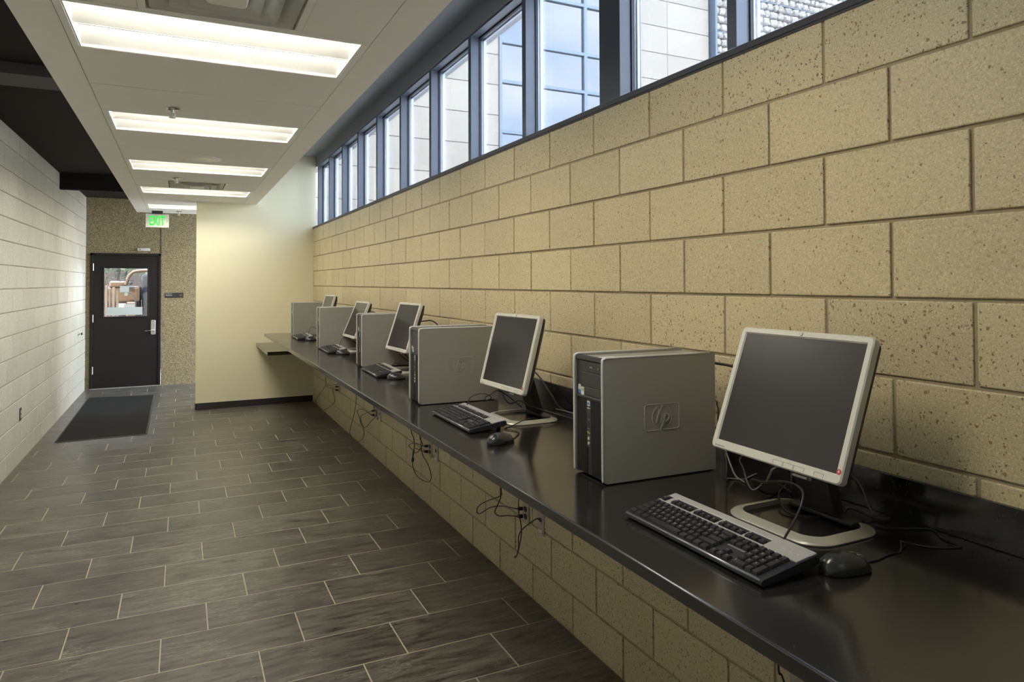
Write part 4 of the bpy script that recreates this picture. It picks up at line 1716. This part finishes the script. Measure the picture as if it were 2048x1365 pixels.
# ==================================================================== OUTSIDE THE WINDOWS
bm = nb()
box(bm, .24, 22, -8, 16, -.3, -.05)
tag(obj('yard_ground', bm, M['ground']), kind='structure')
YB = 12.34
bl = tag(empty('building', (4, YB, 0)), 'tall pale stone building with a reflective glass bay, seen through the high windows', 'building')
zj = [4.377 - .61 * k for k in range(7, -1, -1)] + [4.377 + .61 * k for k in range(1, 10)]
zj = [0] + [z for z in zj if z > .2]


def stone_wall(xa, xb, nm, xj):
    bm = nb()
    box(bm, xa - 4, xb - 4, .012, .30, 0, zj[-1], 1)
    e2 = bmesh.new()
    xsj = [xa] + [x for x in xj if xa + .05 < x < xb - .05] + [xb]
    for za, zb in zip(zj, zj[1:]):
        for a, b in zip(xsj, xsj[1:]):
            box(e2, a - 4 + .004, b - 4 - .004, 0, .02, za + .007, zb - .007, 0)
    bmesh.ops.bevel(e2, geom=list(e2.edges), offset=.006, segments=1, profile=.5, affect='EDGES')
    me = bpy.data.meshes.new('t')
    e2.to_mesh(me)
    e2.free()
    bm.from_mesh(me)
    bpy.data.meshes.remove(me)
    obj(nm, bm, [M['stone'], M['stone_joint']], bl)


stone_wall(.30, 4.035, 'stone_wall', [])
stone_wall(7.05, 9.49, 'stone_wall', [8.27])
bm = nb()
box(bm, .05, 3.04, .030, .040, 0, zj[-1])
obj('glass_bay', bm, M['mirror'], bl)
mxs = [(4.040, 4.100), (6.030, 6.105), (6.99, 7.05)]
for a, b in mxs:
    bm = nb()
    box(bm, a - 4, b - 4, -.03, .05, 0, zj[-1], 0, .003)
    obj('mullion', bm, M['curtain_frame'], bl)
for z in (.9, 2.0, 3.0, 3.9, 4.675, 5.690, 6.500, 7.55, 8.5, 9.3):
    bm = nb()
    box(bm, .07, 3.02, -.025, .045, z - .034, z + .034, 0, .003)
    obj('transom', bm, M['curtain_frame'], bl)

gb = tag(empty('gabion_wall', (9.6, 12.2, 0)), 'wire gabion wall of pale rocks right of the stone building outside', 'wall')
bm = nb()
rnd = random.Random(11)
yy0 = 12.28 - 12.2
z = 4.6
row = 0
while z < 9.8:
    hh = rnd.uniform(.15, .22)
    x = .02 + (.08 if row % 2 else 0)
    while x < 5.6:
        ww = rnd.uniform(.15, .30)
        b2 = bmesh.new()
        bmesh.ops.create_icosphere(b2, subdivisions=2, radius=.5)
        seed = Vector((rnd.uniform(0, 50), rnd.uniform(0, 50), 0))
        for v in b2.verts:
            v.co = Vector([math.copysign(abs(q * 2) ** .55, q) * .47 for q in v.co])
            v.co *= 1 + .30 * noise.noise(v.co * 2.6 + seed)
            v.co = Vector((x + ww / 2 + v.co.x * ww * .98, yy0 + .12 + v.co.y * .30, z + hh / 2 + v.co.z * hh * .98 + (rnd.random() - .5) * 0))
        me = bpy.data.meshes.new('t')
        b2.to_mesh(me)
        b2.free()
        bm.from_mesh(me)
        bpy.data.meshes.remove(me)
        x += ww
    z += hh
    row += 1
tag(obj('rocks', bm, M['rock'], gb), kind='stuff')
bm = nb()
box(bm, 0, 5.7, .22, .5, 0, 9.9)
obj('core', bm, M['stone_joint'], gb)
bm = nb()
for i in range(0, 76):
    x = i * .075
    t_ = .0065 if i % 16 == 0 else .0022
    box(bm, x - t_, x + t_, -.012, -.008, 4.6, 9.85)
k_ = 0
z = 4.6
while z < 9.85:
    t_ = .012 if k_ % 13 == 0 else .0022
    box(bm, 0, 5.7, -.008, -.004, z - t_, z + t_)
    z += .075
    k_ += 1
obj('wire_mesh', bm, M['wire'], gb)
bm = nb()
box(bm, -.06, .0, -.03, .3, 0, 9.85)
obj('corner_post', bm, M['wire'], gb)

# ==================================================================== YARD BEHIND THE DOOR
bm = nb()
box(bm, -7, 3.0, 12.65, 22, -.3, -.05)
tag(obj('yard_paving', bm, M['ground']), kind='structure')
mc = tag(empty('backhoe', (-2.6, 15.2, 0), 0), 'yellow digging machine parked outside, seen through the door window', 'vehicle')
bm = nb()
box(bm, -.62, .21, -.10, .8, 1.28, 1.60, 0, .05, 3)
box(bm, -.30, -.02, -.14, .3, 1.58, 1.70, 0, .03, 2)
box(bm, -.02, .16, -.12, .5, .62, 1.30, 0, .03, 2)
obj('engine_body', bm, M['yellow'], mc)
bm = nb()
tube(bm, [(-.02, -.2, 1.62), (.0, -.2, 1.70), (.04, -.2, 1.80), (.11, -.2, 1.87), (.22, -.2, 1.895), (.45, -.2, 1.90), (.8, -.2, 1.88), (1.2, -.1, 1.75)], .034, 10, 5)
obj('boom', bm, M['yellow'], mc, True)
bm = nb()
tube(bm, [(-.44, -.5, 1.35), (-.36, -.5, 1.55), (-.345, -.5, 1.72), (-.38, -.5, 1.86), (-.50, -.5, 1.98)], .030, 10, 5)
obj('bucket_arm', bm, M['yellow'], mc, True)
bm = nb()
tube(bm, [(.02, -.22, 1.48), (.09, -.23, 1.45), (.14, -.23, 1.36), (.15, -.22, 1.22), (.14, -.2, 1.0)], .013, 8, 5)
obj('hose', bm, M['rubber'], mc, True)
bm = nb()
tube(bm, [(-.12, -.2, 1.70), (.0, -.22, 1.725), (.12, -.2, 1.70)], .010, 8, 4)
cyl(bm, (.06, -.22, 1.66), .035, .06, 'y', 16)
obj('steering_wheel', bm, M['rubber'], mc, True)
for (wx, wr) in ((-.45, .42), (.55, .5)):
    bm = nb()
    vs = cyl(bm, (wx, -.05, wr - .05), wr, .3, 'y', 28)
    obj('wheel', bm, M['rubber'], mc, True, .6)
bm = nb()
box(bm, .24, 1.3, .1, .9, .9, 1.84, 0, .05, 2)
obj('cab', bm, M['rubber'], mc)
bm = nb()
box(bm, -.16, -.02, -.16, -.13, 1.12, 1.27)
obj('control_panel', bm, M['outlet'], mc)
bm = nb()
box(bm, -.24, .2, .0, .7, .6, 1.29)
obj('undercarriage', bm, M['bark'], mc)
rnd = random.Random(5)
tf = tag(empty('timber_screen', (-2.95, 14.3, 0)), 'stack of weathered vertical boards outside the door window on the left', 'fence')
for i in range(6):
    bm = nb()
    ww = rnd.uniform(.030, .042)
    zt_ = rnd.uniform(1.50, 1.63)
    box(bm, -.06 + i * .056, -.06 + i * .056 + ww, -.01 + .02 * (i % 2), .05, -.05, zt_, 0, .005)
    obj('board', bm, M['board'], tf)
bh = bmesh.new()
for i in range(420):
    a, b, c = rnd.gauss(0, .45), rnd.gauss(0, .3), rnd.gauss(0, .35)
    s = rnd.uniform(.05, .10)
    mm = Matrix.Translation((a, b, c)) @ Matrix.Rotation(rnd.uniform(0, 6), 4, Vector((rnd.random(), rnd.random(), rnd.random() + .1)))
    vs = [bh.verts.new(mm @ Vector(q)) for q in ((-s, 0, 0), (0, -s * .4, .01), (s, 0, 0), (0, s * .4, .01))]
    bh.faces.new(vs)
    if c < -.2 and i % 6 == 0:
        pass
bs = obj('foliage', bh, M['foliage'])
bshr = tag(empty('bush', (-3.1, 17.9, 0)), 'green bush outside behind the yellow machine', 'bush')
bs.parent = bshr
bs.location = (0, 0, 2.2)
bm = nb()
for k_ in range(6):
    a = k_ * 1.05
    tube(bm, [(0, 0, -.06), (.05 * math.cos(a), .05 * math.sin(a), .8), (.25 * math.cos(a), .25 * math.sin(a), 1.6), (.4 * math.cos(a), .3 * math.sin(a), 2.4)], .022, 6, 4)
obj('stems', bm, M['bark'], bshr, True)
bw = tag(empty('shed_backdrop', (-1.6, 19.8, 0)), 'dark brown shed wall behind the door yard, extended as an added backdrop against the bright sky', 'shed')
bm = nb()
box(bm, -5.5, 2.6, 0, 1.5, -.05, 4.6, 0)  # extended past the shed as an added backdrop, keeps sky glare off the floor
obj('backdrop_wall', bm, M['bark'], bw)
bm = nb()
box(bm, -5.7, 2.8, -.2, 1.7, 4.6, 4.7, 0)
obj('shed_roof', bm, M['duct'], bw)
